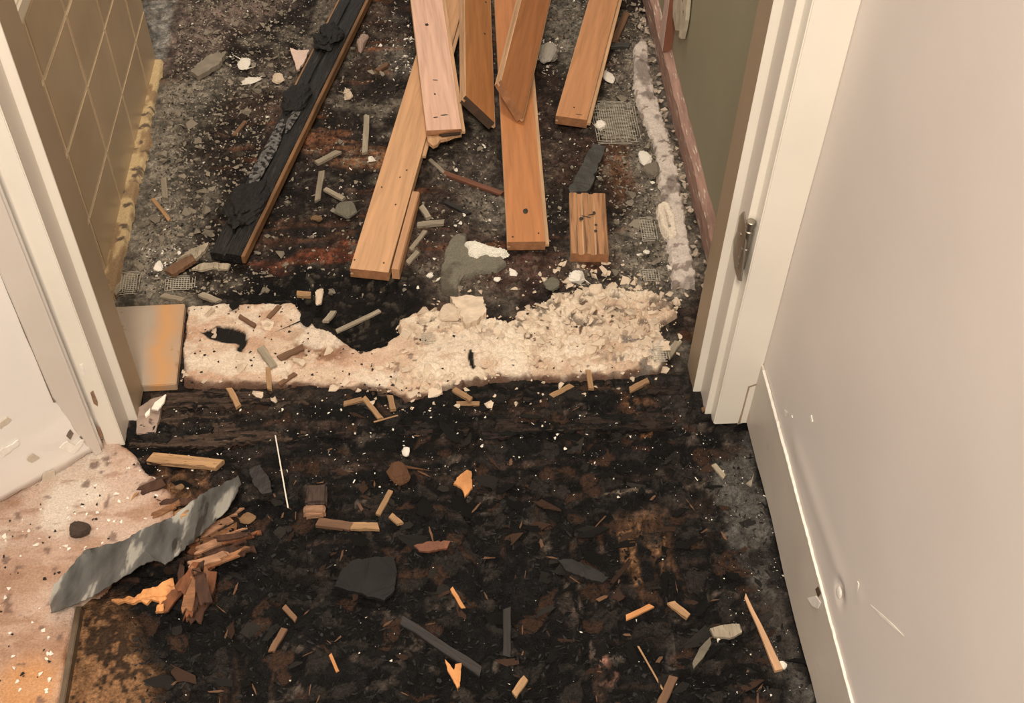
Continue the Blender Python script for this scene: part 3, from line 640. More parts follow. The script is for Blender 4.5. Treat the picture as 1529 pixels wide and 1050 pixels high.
b5 = board('hardwood_board', 'orange-brown floor board lying flat in the middle, a black dent near its end', (786, 361), .022, (761, 0), .024, WD, wood_mat('orange_board', A(194, 122, 70)), edge=M_edge)
for px, py, sx, sy in ((.002, .075, .005, .008), (-.022, .012, .002, .002), (.021, .02, .0016, .002), (.0, .62, .002, .003), (-.012, .52, .004, .003)): dimple(b5, px, py, sx, sy)
b3 = board('hardwood_board', 'long tan floor board askew under the splintered pink board, its end nearest the doorway', (551, 404), .023, (670, 0), .034, WD, wood_mat('tan_board', A(211, 154, 106)), edge=M_edge, ext=.06, t0=.30)
for px, py in ((.012, .16), (.014, .25), (.006, .23), (-.02, .2), (-.028, .02), (.02, .02)): dimple(b3, px, py, .0016, .0022)
b2 = board('hardwood_board', 'pinkish floor board with a jagged splintered end, resting on top of the tan board', (663, 194), .049, (637, 0), .068, WD, wood_mat('pink_board', A(226, 174, 142), .3, A(160, 104, 78)), edge=M_edge, jag=.0035)
for px, py, sx, sy in ((-.012, .035, .005, .0016), (.004, .04, .008, .0016), (-.008, .1, .002, .003), (-.004, .14, .006, .0014), (-.006, .31, .004, .005)): dimple(b2, px, py, sx, sy)
M_split = mat('splintered_wood', A(196, 146, 102), .8, .3, 8, .6, 20, stretch=(12, 1, 12)); M_split_d = mat('dark_split', A(60, 42, 30), .85, .3, 30, .5)
def shard_bm(pts, th):
    bm = bmesh.new(); f = bm.faces.new([bm.verts.new((p[0], p[1], 0)) for p in pts]); g = bmesh.ops.extrude_face_region(bm, geom=[f])
    for v in g['geom']:
        if isinstance(v, bmesh.types.BMVert): v.co.z -= th
    return bm
o = bm_obj('splinter', shard_bm([(-.031, .012), (-.030, -.014), (-.022, -.026), (-.014, -.022), (-.008, -.011), (.006, -.008), (.020, -.001), (.031, .0), (.031, .02)], .007), M_split, b2, (0, 0, -.0125))
o = bm_obj('splinter', shard_bm([(-.02, .01), (.028, .012), (.029, -.002), (.01, -.004), (-.004, -.005)], .004), M_split_d, b2, (0, -.001, -.0075))
for px, ln in ((-.004, .018), (.002, .022), (-.024, .02)):
    o = bm_obj('splinter', shard_bm([(px - .0008, .006), (px + .0008, .006), (px + .0012, -ln)], .0008), M_split, b2, (0, 0, -.012))
b4 = board('hardwood_board', 'brown mitred floor board tilted on its right edge, left of the orange board', (717, 163), .046, (713, 0), .058, WD, wood_mat('brown_board', A(176, 112, 62)), roll=34, mitre=.034, edge=M_edge, endm=mat('dark_end', A(74, 52, 36), .8, .3, 60, .5))
for px, py in ((-.01, .36), (.02, .35), (.015, .24)): dimple(b4, px, py)
b6 = board('hardwood_board', 'brown mitred floor board tilted steeply across the orange board', (765, 147), .063, (800, 0), .092, WD, wood_mat('brown_board_2', A(172, 108, 64)), roll=40, mitre=.045, edge=M_edge)
b7 = board('hardwood_board', 'light brown floor board standing apart near the plaster ridge, tongue on its right', (853, 176), .030, (901, 0), .046, .058, wood_mat('light_board', A(196, 132, 84)), edge=M_edge)
dimple(b7, .0, .03, .0016, .002); dimple(b7, .012, .012, .008, .0008)
b8 = board('board_offcut', 'short offcut of floor board turned grooved side up, right of the orange board', (881, 379), .021, (877, 288), .021, .062, wood_mat('offcut_board', A(180, 124, 80), .95, A(84, 54, 34)), edge=M_edge, ext=0, back=True)
for px, py, sx, sy in ((-.012, .085, .004, .005), (.01, .1, .003, .005), (.011, .055, .003, .004), (-.004, .09, .010, .0014), (.006, .096, .008, .0012), (.012, .07, .003, .003)): dimple(b8, px, py, sx, sy)
b9 = board('board_offcut', 'narrow split strip of wood lying along the right edge of the tan board', (590, 402), .025, (621, 286), .025, .0125, wood_mat('strip_wood', A(196, 140, 96)), ext=0, th=.022, profile=[(-.006, -.022), (-.006, 0), (.0045, 0), (.0065, -.003), (.0065, -.022)])
M_char = mat('charred_board', A(24, 21, 19), .5, .6, 10, 1.0, 30, stretch=(10, 1.2, 10), dist=.004, spots=[(A(50, 44, 38), 12, .58)])
b1 = board('charred_board', 'long charred black floor board with crusty lumps and a brown edge', (336, 378), .024, (525, 0), .030, .052, M_char, tongue=False, profile=[(-.026, -.019), (-.026, -.004), (-.020, -.003), (-.006, -.003), (-.004, -.006), (-.001, -.006), (.001, -.0005), (.024, 0), (.026, -.001), (.026, -.019)])
FB = b1['full']
bm = box_bm(.0262, .0325, .0, FB, -.018, -.002, .0008); o = bm_obj('tongue_edge', bm, mat('scorched_edge', A(124, 84, 50), .6, .5, 12, .4, stretch=(4, 1, 4)), b1); o['label'] = 'brown unburnt edge'
bm = box_bm(-.0305, -.026, .40, FB, -.016, -.006, .0008); o = bm_obj('groove_lip', bm, mat('lip', A(150, 104, 66), .6, .3, 20, .3), b1)
def crust(o, x0, y0, rx, ry, rz, seed, m, name='char_lump'):
    bm = bmesh.new(); bmesh.ops.create_icosphere(bm, subdivisions=4, radius=1)
    co = np.array([v.co for v in bm.verts]); n = fbm(co[:, 0] * 2.2 + seed, co[:, 1] * 2.2 + co[:, 2] * 2, seed, 4)
    for v, k in zip(bm.verts, n):
        r = .55 + 1.0 * k; v.co = Vector((v.co.x * rx * r, v.co.y * ry * r, v.co.z * rz * r))
    p = bm_obj(name, bm, m, o, (x0, y0, .002)); return p
M_crust = mat('char_crust', A(13, 11, 10), .7, .5, 60, 1.0, 90, dist=.006)
L1 = (at(525, 0, .03) - at(336, 378, .024)).length
crust(b1, -.008, L1 * .815, .025, .036, .016, 3, M_crust); crust(b1, -.010, L1 * .55, .022, .042, .010, 5, M_crust); crust(b1, -.004, L1 * .16, .026, .055, .009, 8, M_crust)
M_ash = mat('ash', A(104, 96, 88), .9, .6, 160, .8, 220, spots=[(A(28, 24, 21), 110, .50)])
crust(b1, -.012, L1 * .34, .010, .085, .0015, 12, M_ash, 'ash_deposit'); crust(b1, .002, L1 * .47, .007, .03, .0015, 14, M_ash, 'ash_deposit')

# ------------------------------------------------------------------ hand-placed debris
def plate(name, label, cat, pts, z, th, m, tilt=0.0, bev=0, zs=None, group=None, jag=.09):
    q = [at(u, v, (zs[i] if zs else z)) for i, (u, v) in enumerate(pts)]; q = ragged(q, jag); cen = sum(q, Vector()) / len(q)
    bm = bmesh.new(); f = bm.faces.new([bm.verts.new(p - cen) for p in q])
    bmesh.ops.triangulate(bm, faces=[f]); bmesh.ops.subdivide_edges(bm, edges=bm.edges[:], cuts=2, use_grid_fill=True)
    vx = np.array([v.co.x for v in bm.verts]); vy = np.array([v.co.y for v in bm.verts]); nz_ = fbm(vx * 70 + pts[0][0], vy * 70, 7)
    for v, k in zip(bm.verts, nz_): v.co.z += (k - .5) * .005 + tilt * v.co.x
    g = bmesh.ops.extrude_face_region(bm, geom=bm.faces[:])
    for v in g['geom']:
        if isinstance(v, bmesh.types.BMVert): v.co.z -= th
    o = bm_obj(name, bm, m, None, cen)
    return tag(o, label, cat, group)
def stick(name, label, cat, p0, p1, wpx, m, z=.006, th=None, taper=1.0, group=None, dz=0.0):
    c = ((p0[0] + p1[0]) / 2, (p0[1] + p1[1]) / 2); a, b = at(*p0), at(*p1); fzv = max(fz(*a.xy), fz(*b.xy), fz(*((a + b) / 2).xy), -.004)
    w_ = wpx / ppm(*c); th = th or w_ * .6; zt = fzv + th * .8 + z - .006
    a, b = at(*p0, zt), at(*p1, zt + dz); ln = (b - a).length; d = (b - a).normalized(); r = d.cross(Vector((0, 0, 1))).normalized(); u = r.cross(d)
    bm = bmesh.new(); rings = []; n = 5
    for i in range(n + 1):
        t = i / n; k = (1 + (taper - 1) * t) * random.uniform(.92, 1.05); hw = w_ / 2 * k; bx = random.uniform(-.05, .05) * w_
        e = .25 * hw; sk = random.uniform(-.3, .3) * w_ if i in (0, n) else 0
        prof = [(-hw, -th + e * .5), (-hw + e, -th), (hw - e, -th), (hw, -th + e * .5), (hw, -e * .6), (hw - e * .6, 0), (-hw + e * .6, 0), (-hw, -e * .6)]
        rings.append([bm.verts.new((px + bx, ln * t + sk * px / max(hw, 1e-6), pz * (k if taper != 1 else 1))) for px, pz in prof])
    for r0, r1 in zip(rings, rings[1:]):
        for j in range(8): bm.faces.new((r0[j], r0[(j + 1) % 8], r1[(j + 1) % 8], r1[j]))
    bm.faces.new(rings[0]); bm.faces.new(rings[-1])
    o = bm_obj(name, bm, m); o.matrix_world = Matrix(((r.x, d.x, u.x, a.x), (r.y, d.y, u.y, a.y), (r.z, d.z, u.z, a.z), (0, 0, 0, 1)))
    return tag(o, label, cat, group)
ROCKS = []
def rock_mesh(seed, n=14, sub=1):
    r = random.Random(seed); bm = bmesh.new()
    for i in range(n):
        v = Vector((r.gauss(0, 1), r.gauss(0, 1), r.gauss(0, 1))).normalized() * r.uniform(.75, 1.05); bm.verts.new(v)
    h = bmesh.ops.convex_hull(bm, input=bm.verts[:]); bmesh.ops.delete(bm, geom=[g for g in h['geom_interior'] if isinstance(g, bmesh.types.BMVert)], context='VERTS')
    bmesh.ops.bevel(bm, geom=bm.edges[:], offset=.10, segments=1, affect='EDGES') if sub else None
    bmesh.ops.recalc_face_normals(bm, faces=bm.faces); return bm
def lump(name, label, cat, u, v, ru, rv, m, seed, hgt=.6, z=0.0, group=None, rot=None):
    a = at(u, v, z); rx = ru / ppm(u, v); ry = rv * (at(u, v - 1) - at(u, v)).length; rz = min(rx, ry) * hgt
    bm = rock_mesh(seed, 18); bmesh.ops.subdivide_edges(bm, edges=bm.edges[:], cuts=1, use_grid_fill=True); rr = random.Random(seed)
    for w_ in bm.verts: w_.co *= rr.uniform(.93, 1.07)
    o = bm_obj(name, bm, m); o.scale = (rx, ry, rz); base = max(fz(a.x, a.y), z - .002); o.location = (a.x, a.y, base + rz * .7); o.rotation_euler.z = rot if rot is not None else 0
    return tag(o, label, cat, group)
wG = mat('weathered_stick', A(158, 138, 112), .85, .35, 10, .9, 30, stretch=(8, 1, 8), rnd=.2, spots=[(A(96, 78, 62), 60, .62)])
wT = mat('tan_stick', A(172, 128, 86), .8, .4, 10, .9, 30, stretch=(8, 1, 8), rnd=.2, spots=[(A(104, 72, 48), 60, .60)])
wB = mat('brown_stick', A(118, 82, 56), .75, .35, 10, .6, 30, stretch=(8, 1, 8), rnd=.15)
wK = mat('black_stick', A(38, 33, 29), .6, .5, 10, .8, 30, stretch=(8, 1, 8), rnd=.15)
wR = mat('red_stick', A(116, 70, 48), .7, .3, 10, .6, 30, stretch=(8, 1, 8))
wO = mat('fresh_orange_wood', A(200, 132, 76), .75, .35, 10, .8, 30, stretch=(6, 1, 6), rnd=.1)
wP = mat('grey_slab_wood', A(64, 59, 52), .6, .25, 10, .5, 30, stretch=(6, 1, 6))
mW = mat('white_plaster', A(246, 226, 200), .85, .08, 60, .4, 120, rnd=.08)
mC = mat('cream_mortar_chunk', A(228, 196, 162), .9, .2, 50, .5, 120, rnd=.12)
mG = mat('grey_thinset_chunk', A(146, 128, 106), .9, .2, 50, .6, 120, rnd=.22)
mGd = mat('green_grey_thinset', A(128, 118, 96), .9, .25, 40, .7, 90)
mK = mat('char_flake', A(19, 16, 14), .6, .6, 60, .9, 120, rnd=.6, spec=.3)
sticks = [
 ('grey stick standing out on the dark floor between charred board and tan board', (547, 172), (545, 227), 9, wG),
 ('short grey stick slanting right of the charred board, uppermost of three', (472, 242), (505, 225), 9, wG),
 ('pale grey stick pointing at the doorway, right of the charred board, middle of three', (480, 255), (474, 298), 9, wG),
 ('short grey stick slanting down, lowest of three right of the charred board', (485, 281), (513, 296), 8, wG),
 ('brown wood splinter left of the charred board at mid length', (350, 201), (366, 180), 6, wB),
 ('brown shard beside the white crumbs left of the pink board', (562, 104), (579, 94), 8, wB),
 ('long reddish stick reaching to the orange board from the left', (663, 257), (750, 288), 9, wR),
 ('thin grey stick touching the upper end of the long reddish stick', (642, 237), (667, 261), 6, wG),
 ('thick grey stick at the tile foot by the left jamb', (170, 436), (198, 408), 13, wG),
 ('tan stick lying just behind the stone threshold', (242, 440), (274, 447), 9, wG),
 ('tan stick lying behind the mortar band left of the black lump', (300, 438), (326, 449), 10, wG),
 ('long thin tan stick across the black gap in the mortar band', (502, 494), (567, 463), 7, wG),
 ('short stub of stick left of the black gap in the mortar band', (486, 479), (498, 464), 9, wG),
 ('short block of stick behind the black gap in the mortar band', (443, 437), (464, 439), 10, wT),
 ('tan stick hanging off the front of the mortar band at its left third', (342, 579), (356, 606), 9, wT),
 ('upright tan stick at the front edge of the mortar band below the grey stick', (400, 548), (402, 581), 7, wT),
 ('dark thick stick lying on the mortar band left of its brown patch', (416, 534), (453, 517), 11, wB),
 ('brown stick at the front of the mortar band below the dark thick stick', (416, 573), (441, 557), 7, wB),
 ('brown stick on the mortar band right of its burnt hole', (357, 471), (381, 486), 7, wB),
 ('small tan stick near the back edge of the mortar band', (400, 474), (417, 456), 7, wB),
 ('grey wood stick lying on the mortar band below its burnt hole', (389, 518), (409, 547), 12, wG),
 ('tan stick in front of the mortar band, left of the slanting stick', (513, 602), (541, 595), 8, wT),
 ('slanting tan stick in front of the mortar band, touching the thin straw', (543, 593), (568, 624), 8, wT),
 ('thin straw lying on charred planks in front of the mortar band', (558, 630), (594, 620), 2.2, wT),
 ('short tan peg at the front of the mortar band, right of the slanting stick', (582, 590), (587, 611), 9, wT),
 ('upper of two tan pegs before the middle of the mortar band', (678, 580), (704, 596), 9, wT),
 ('lower of two tan pegs before the middle of the mortar band', (682, 602), (716, 602), 8, wT),
 ('tan chip stick in front of the right half of the mortar band', (823, 591), (854, 575), 9, wT),
 ('grey stick beside the narrow strip on the tan board, upper of two', (613, 372), (635, 344), 7, wG),
 ('grey stick beside the near end of the tan board, lower of two', (608, 392), (624, 375), 8, wG),
 ('grey stub right of the narrow split strip', (629, 307), (640, 324), 9, wG),
 ('flat grey stick right of the narrow split strip, lying crosswise', (623, 334), (663, 330), 10, wG),
 ('upright tan peg at the front edge of the mortar band on the right', (878, 552), (883, 580), 8, wT),
 ('tan stick near the right door jamb in front of the mortar band', (940, 581), (968, 567), 9, wT),
 ('grey wood stick beside the right door jamb on the mortar band', (997, 531), (1013, 509), 11, wG),
 ('tan wood batten lying in front of the left door casing', (224, 681), (328, 692), 17, wT),
 ('thin tan stick below the brown wood chunk on the charred floor', (583, 732), (564, 768), 8, wT),
 ('stubby tan peg right of the half burnt stick', (583, 769), (598, 781), 9, wT),
 ('charred half of a broken stick beside the short wood stub', (474, 778), (525, 785), 14, wB),
 ('fresh tan end of a broken stick on the charred floor', (518, 784), (565, 785), 12, wT),
 ('brown splinter in the black char at lower left', (405, 972), (424, 938), 10, wB),
 ('small brown splinter above the brown splinter in the black char', (424, 905), (442, 925), 8, wB),
 ('bright thin splinter in the black char near the frame bottom', (493, 977), (504, 1003), 5, wO),
 ('bright thin splinter right of the large black plate', (674, 878), (692, 908), 6, wO),
 ('tan peg at the bottom of the charred floor', (768, 1037), (785, 1012), 11, wT),
 ('tan curved splinter on the right part of the charred floor', (935, 922), (973, 904), 8, wO),
 ('tan splinter right of the curved splinter on the charred floor', (1002, 899), (1028, 920), 11, wT),
 ('thin twig on the charred floor at lower right', (953, 965), (990, 1030), 2.6, wT),
 ('brown stick at the bottom edge right of the twig', (985, 1055), (1006, 1010), 13, wB),
 ('long dark stick lying diagonally across the char at the bottom', (600, 925), (718, 1002), 15, wK),
 ('dark upright stick in the middle of the char', (757, 908), (757, 980), 12, wK),
 ('small grey stick on the charred floor near the right casing', (1066, 693), (1082, 712), 8, wG),
 ('brown stick lying in the soot under the right casing', (1068, 598), (1048, 612), 6, wB),
 ('dark stick lying behind the orange board end', (700, 318), (665, 300), 8, wK),
 ('grey strip of wood beside the tile foot on the thinset', (244, 265), (246, 295), 9, wG),
 ('pale wood splinter on the thinset by the tile foot', (228, 296), (253, 328), 6, wT),
 ('grey block of wood at the top of the plaster ridge', (912, 66), (941, 66), 10, wP),
 ('dark stick lying left of the top of the plaster ridge', (918, 58), (936, 18), 10, wB),
]
for lb, a, b, wd, m in sticks: stick('wood_stick', lb, 'stick', a, b, wd, m)
stick('wood_splinter', 'long pointed pinkish splinter by the right baseboard', 'splinter', (1164, 1000), (1113, 889), 13, mat('pink_splinter', A(200, 150, 108), .7, .25, 10, .5, 30, stretch=(8, 1, 8)), taper=.35, z=.010)
o = stick('wire', 'thin bright wire sticking up from the char in front of the mortar band', 'wire', (430, 758), (411, 650), 2.0, mat('bright_wire', A(225, 205, 180), .4, .05, 60, 0), th=.0018, z=.012)

plate('slate_piece', 'dark grey slab leaning at the back of the grooved offcut', 'slab', [(885, 214), (904, 219), (892, 250), (876, 286), (850, 288), (864, 254)], .016, .008, wP)
plate('pink_tile_shard', 'pale pink triangular shard touching the charred board', 'shard', [(433, 72), (444, 75), (461, 73), (455, 92), (444, 107)], .008, .005, mat('pink_shard', A(222, 184, 158), .5, .08, 40, .2))
plate('thinset_slab', 'grey slab of thinset near the tile corner at the back', 'slab', [(284, 106), (300, 90), (322, 78), (336, 80), (328, 94), (310, 106), (296, 113)], .012, .01, mG)
plate('mortar_slab', 'large flat cream mortar chunk on the back edge of the mortar band', 'mortar', [(672, 443), (700, 441), (721, 443), (726, 466), (712, 478), (695, 484), (684, 462)], .024, .014, mC)
th_p = mound('thinset_patch', P((667, 365), (682, 352), (698, 352), (698, 366), (722, 374), (748, 381), (758, 395), (742, 408), (712, 412), (690, 420), (683, 438), (668, 440), (655, 436), (656, 400)), lambda x, y, d: .008 + .003 * (fbm(x * 60, y * 60, 88) - .5), lambda x, y, d: mix(np.tile(np.array(A(124, 112, 92)), (x.size, 1)), A(96, 84, 68), sst(.5, .65, fbm(x * 40, y * 40, 89))), M_mortar, .0022, .004, .004, 60)
tag(th_p, 'grey-green patch of thinset near the end of the orange board', 'thinset')
wp = mound('plaster_smear', P((692, 370), (710, 366), (728, 374), (750, 378), (757, 386), (742, 390), (724, 386), (712, 392), (700, 390), (698, 380)), lambda x, y, d: .003 + .003 * fbm(x * 90, y * 90, 90), lambda x, y, d: np.tile(np.array(A(244, 226, 198)), (x.size, 1)), M_mortar, .0018, .003, .004, 90, base=.0095, sink=.004)
tag(wp, 'white ragged smear of plaster on the grey-green thinset patch', 'plaster')
plate('pale_plank_end', 'pale worn piece of wood on the floor against the left jamb foot', 'wood', [(204, 612), (226, 596), (243, 592), (238, 622), (232, 646), (204, 648)], .009, .008, mat('pale_plank', A(158, 130, 110), .8, .3, 30, .6, spots=[(A(96, 74, 60), 40, .6)]), jag=.03)
plate('white_shard', 'white pointed shard at the foot of the left door jamb', 'shard', [(226, 610), (231, 601), (248, 588), (246, 598), (236, 613)], .016, .003, mW)
plate('white_shard', 'small white shard beside the white pointed shard', 'shard', [(216, 618), (224, 608), (223, 618), (217, 622)], .014, .003, mW)
plate('tan_shard', 'torn orange-tan wood flake on the charred floor, rhombus shaped', 'shard', [(677, 722), (685, 711), (697, 702), (704, 704), (705, 728), (694, 742), (690, 730)], .012, .004, wO)
plate('char_plate', 'large smooth black plate in the char, left of middle', 'char', [(499, 876), (510, 852), (525, 836), (560, 832), (590, 831), (592, 860), (588, 884), (574, 897), (540, 888)], .014, .006, mat('black_plate', A(30, 27, 25), .65, .3, 20, .6, 60, spec=.25))
plate('char_leaf', 'dark leaf-shaped flake in the middle of the char', 'char', [(833, 836), (850, 834), (880, 845), (909, 862), (900, 870), (872, 862), (845, 852)], .012, .004, mat('dark_leaf', A(40, 36, 33), .65, .25, 30, .5, spec=.25))
plate('tan_shard', 'forked bright orange splinter at the bottom of the charred floor', 'splinter', [(664, 985), (672, 992), (678, 1000), (680, 991), (689, 989), (688, 1012), (684, 1032), (676, 1014), (668, 1000)], .012, .004, wO)
plate('bark_flake', 'tan and grey flake of wood beside the long pinkish splinter', 'flake', [(1060, 938), (1082, 932), (1104, 932), (1108, 944), (1090, 953), (1066, 950)], .010, .005, wG, jag=.03)
plate('bark_flake', 'grey-brown leaf of bark on the charred floor left of the long splinter', 'flake', [(1034, 990), (1044, 968), (1060, 952), (1062, 962), (1050, 982), (1036, 998)], .010, .004, mat('bark', A(104, 92, 74), .8, .3, 30, .5), jag=.03)
plate('grey_chip', 'small grey chip in the grey floor strip by the right casing', 'chip', [(1114, 722), (1122, 716), (1126, 706), (1122, 726)], .008, .003, mG)
plate('brown_flake', 'long brown flake in the middle of the charred floor', 'flake', [(618, 814), (640, 808), (672, 808), (668, 818), (640, 824), (626, 822)], .010, .004, wR)
plate('brown_flake', 'dark wood flake right of the tan batten', 'flake', [(372, 700), (388, 694), (402, 716), (406, 736), (392, 738), (378, 722)], .012, .006, wK)
plate('grey_flake', 'torn grey strip in front of the charred board', 'flake', [(286, 402), (298, 394), (318, 391), (344, 394), (340, 402), (318, 400), (300, 404)], .014, .004, wG)
plate('grey_flake', 'split wood piece leaning at the left of the charred board, front one', 'flake', [(246, 404), (262, 392), (286, 378), (296, 384), (280, 396), (258, 410)], .016, .007, wB)
plate('grey_flake', 'split wood piece at the left of the charred board, back one with bare grey face', 'flake', [(262, 390), (286, 372), (312, 361), (306, 374), (292, 386), (284, 378)], .020, .006, wG)
lump('pale_stone', 'round pinkish stone right of the charred board', 'stone', 542, 71, 15, 15, mat('pink_stone', A(170, 138, 116), .8, .25, 40, .4), 21)
lump('cream_stone', 'cream lump right of the charred board below the round stone', 'stone', 518, 143, 11, 9, mC, 22)
lump('thinset_lump', 'grey-green thinset lump left of the tan board', 'lump', 517, 317, 20, 16, mGd, 23, .5)
lump('tan_block', 'small tan block left of the grey-green thinset lump', 'block', 473, 328, 10, 6, wT, 24)
lump('grey_stone', 'grey stone left of the charred board below the white crumbs', 'stone', 417, 119, 12, 9, mC, 25)
lump('white_chunk', 'white chunk at the near end of the light brown board', 'chunk', 897, 188, 13, 9, mW, 26, .5)
lump('white_chunk', 'white chunk at the right of the light brown board', 'chunk', 908, 118, 11, 12, mW, 27, .5)
lump('white_chunk', 'white chunk beside the plaster ridge', 'chunk', 961, 241, 13, 13, mW, 28)
lump('grey_stone', 'grey stone below the white chunk beside the plaster ridge', 'stone', 972, 258, 17, 14, mG, 29)
lump('mortar_chunk', 'tall cream lump at the black gap in the mortar band', 'chunk', 477, 445, 9, 17, mC, 31, .9)
lump('mortar_chunk', 'rounded cream lump beside the large flat mortar chunk', 'chunk', 671, 474, 19, 17, mC, 32, .7, z=.014)
lump('char_lump', 'black char lump behind the mortar band', 'char', 351, 458, 9, 8, M_crust, 33, .8, z=.012)
lump('char_lump', 'black char lump at the left of the black gap in the mortar band', 'char', 460, 483, 12, 12, M_crust, 34, .8, z=.008)
lump('white_chunk', 'white lump alone on the black charred planks', 'chunk', 607, 676, 8, 8, mW, 35, .8)
lump('wood_chunk', 'rough brown wood chunk below the white lump on the char', 'wood', 595, 709, 20, 19, mat('rot_wood', A(112, 72, 44), .85, .5, 40, .9, 60), 36, .6)
lump('wood_chunk', 'pinkish wood chunk right of the torn metal sheet', 'wood', 371, 775, 15, 12, wT, 37, .6)
lump('wood_chunk', 'dark block lying on the pinkish underlayment', 'wood', 120, 793, 22, 15, mat('dark_block', A(70, 52, 40), .7, .3, 40, .5), 38, .6, z=.012)
lump('grey_stone', 'grey-tan chunk behind the right part of the mortar band', 'chunk', 823, 427, 14, 11, mGd, 39)
lump('mortar_chunk', 'white mortar chunk behind the right part of the mortar band, left one', 'chunk', 862, 418, 15, 11, mW, 40)
lump('mortar_chunk', 'white mortar chunk behind the right part of the mortar band, right one', 'chunk', 890, 440, 16, 10, mC, 41)
lump('white_chunk', 'small white chip beside the thinset patch', 'chip', 642, 411, 7, 4, mW, 42); lump('white_chunk', 'white chip at the front of the thinset patch', 'chip', 742, 419, 7, 4, mW, 43)
lump('white_chunk', 'white chip at the tip of the long pinkish splinter', 'chip', 1169, 994, 8, 8, mW, 44); lump('white_chunk', 'flat white chip near the grooved offcut', 'chip', 965, 377, 7, 4, mW, 45)
lump('grey_stone', 'whitish grey rubble lump left of the light brown board', 'lump', 818, 84, 19, 20, mat('rubble_lump', A(172, 156, 136), .9, .25, 50, .6), 46, .6)
lump('white_chunk', 'round white lump beside the wire lath near the left jamb', 'chunk', 237, 399, 9, 9, mW, 47)
lump('plaster_chunk', 'white crumbly plaster on the back left of the bathroom floor, upper pile', 'plaster', 366, 98, 13, 10, mW, 48, .4); lump('plaster_chunk', 'white crumbly plaster on the back left of the bathroom floor, lower pile', 'plaster', 374, 122, 20, 7, mW, 49, .3)
lump('tan_chip', 'tan chip below the tan batten', 'chip', 268, 728, 9, 6, wT, 50); lump('white_chunk', 'white flake below the left end of the tan batten', 'chip', 225, 715, 9, 4, mW, 51)
# cut wood stub, half burnt
st = empty('wood_stub', at(473, 755, .0)); tag(st, 'short wood stub, dark with a tan end, beside the broken stick', 'wood')
def block_bm(hx, hy, hz, seed, taper=.8):
    bm = box_bm(-hx, hx, -hy, hy, -hz, hz, .003); bmesh.ops.subdivide_edges(bm, edges=bm.edges[:], cuts=2, use_grid_fill=True); r = random.Random(seed)
    for v in bm.verts:
        v.co.x *= 1 - (1 - taper) * (v.co.y / hy * .5 + .5); v.co += Vector((r.uniform(-1, 1), r.uniform(-1, 1), r.uniform(-1, 1))) * .0009
    return bm
o = bm_obj('stub_body', block_bm(.0145, .016, .009, 1, .92), mat('dark_stub', A(66, 48, 38), .8, .5, 40, .8, stretch=(6, 1, 6)), st, (.001, .007, .010)); o['label'] = 'dark scorched body'
o = bm_obj('stub_end', block_bm(.0145, .008, .008, 2, 1.0), mat('stub_tan', A(150, 108, 78), .75, .35, 40, .6), st, (-.001, -.016, .009)); o['label'] = 'tan unburnt end'

# torn grey metal sheet
def ribbon(name, T, B, nu, nv, m, zfun, th=.0012, jag=.0015):
    def res(p, n):
        p = np.array([tuple(q) for q in p]); s = np.r_[0, np.cumsum(np.hypot(*np.diff(p, axis=0).T))]; t = np.linspace(0, s[-1], n); return np.stack([np.interp(t, s, p[:, k]) for k in (0, 1)], -1)
    t, b = res(T, nu + 1), res(B, nu + 1); bm = bmesh.new(); rows = []
    for i in range(nu + 1):
        r = []
        for j in range(nv + 1):
            k = j / nv; p = t[i] * (1 - k) + b[i] * k; zz = zfun(i / nu, k); w_ = at(*p, zz)
            if j in (0, nv): w_ += Vector((random.uniform(-jag, jag), random.uniform(-jag, jag), 0))
            r.append(bm.verts.new(w_))
        rows.append(r)
    for i in range(nu):
        for j in range(nv): bm.faces.new((rows[i][j], rows[i + 1][j], rows[i + 1][j + 1], rows[i][j + 1]))
    g = bmesh.ops.extrude_face_region(bm, geom=bm.faces[:])
    for v in g['geom']:
        if isinstance(v, bmesh.types.BMVert): v.co.z -= th
    return bm_obj(name, bm, m, smooth=False)
M_zinc = mat('oxidised_metal', A(98, 92, 84), .42, .6, 14, .5, 60, rot=-.6, metal=.3, stretch=(3, .8, 1), spots=[(A(176, 164, 146), 14, .55), (A(54, 48, 42), 20, .60), (A(128, 96, 64), 9, .66)])
sheet = ribbon('metal_sheet', [(74, 900), (82, 872), (129, 819), (184, 808), (214, 789), (257, 772), (300, 738), (356, 711)], [(77, 915), (129, 896), (171, 870), (214, 842), (231, 836), (249, 843), (296, 801), (339, 763), (360, 722)], 60, 10, M_zinc,
    lambda s, k: .014 + .026 * k ** 1.5 * (1 - .4 * s) + .003 * math.sin(s * 14 + k * 3) + .002 * math.sin(s * 33))
tag(sheet, 'torn curling sheet of grey metal flashing lying over the burnt edge', 'metal')
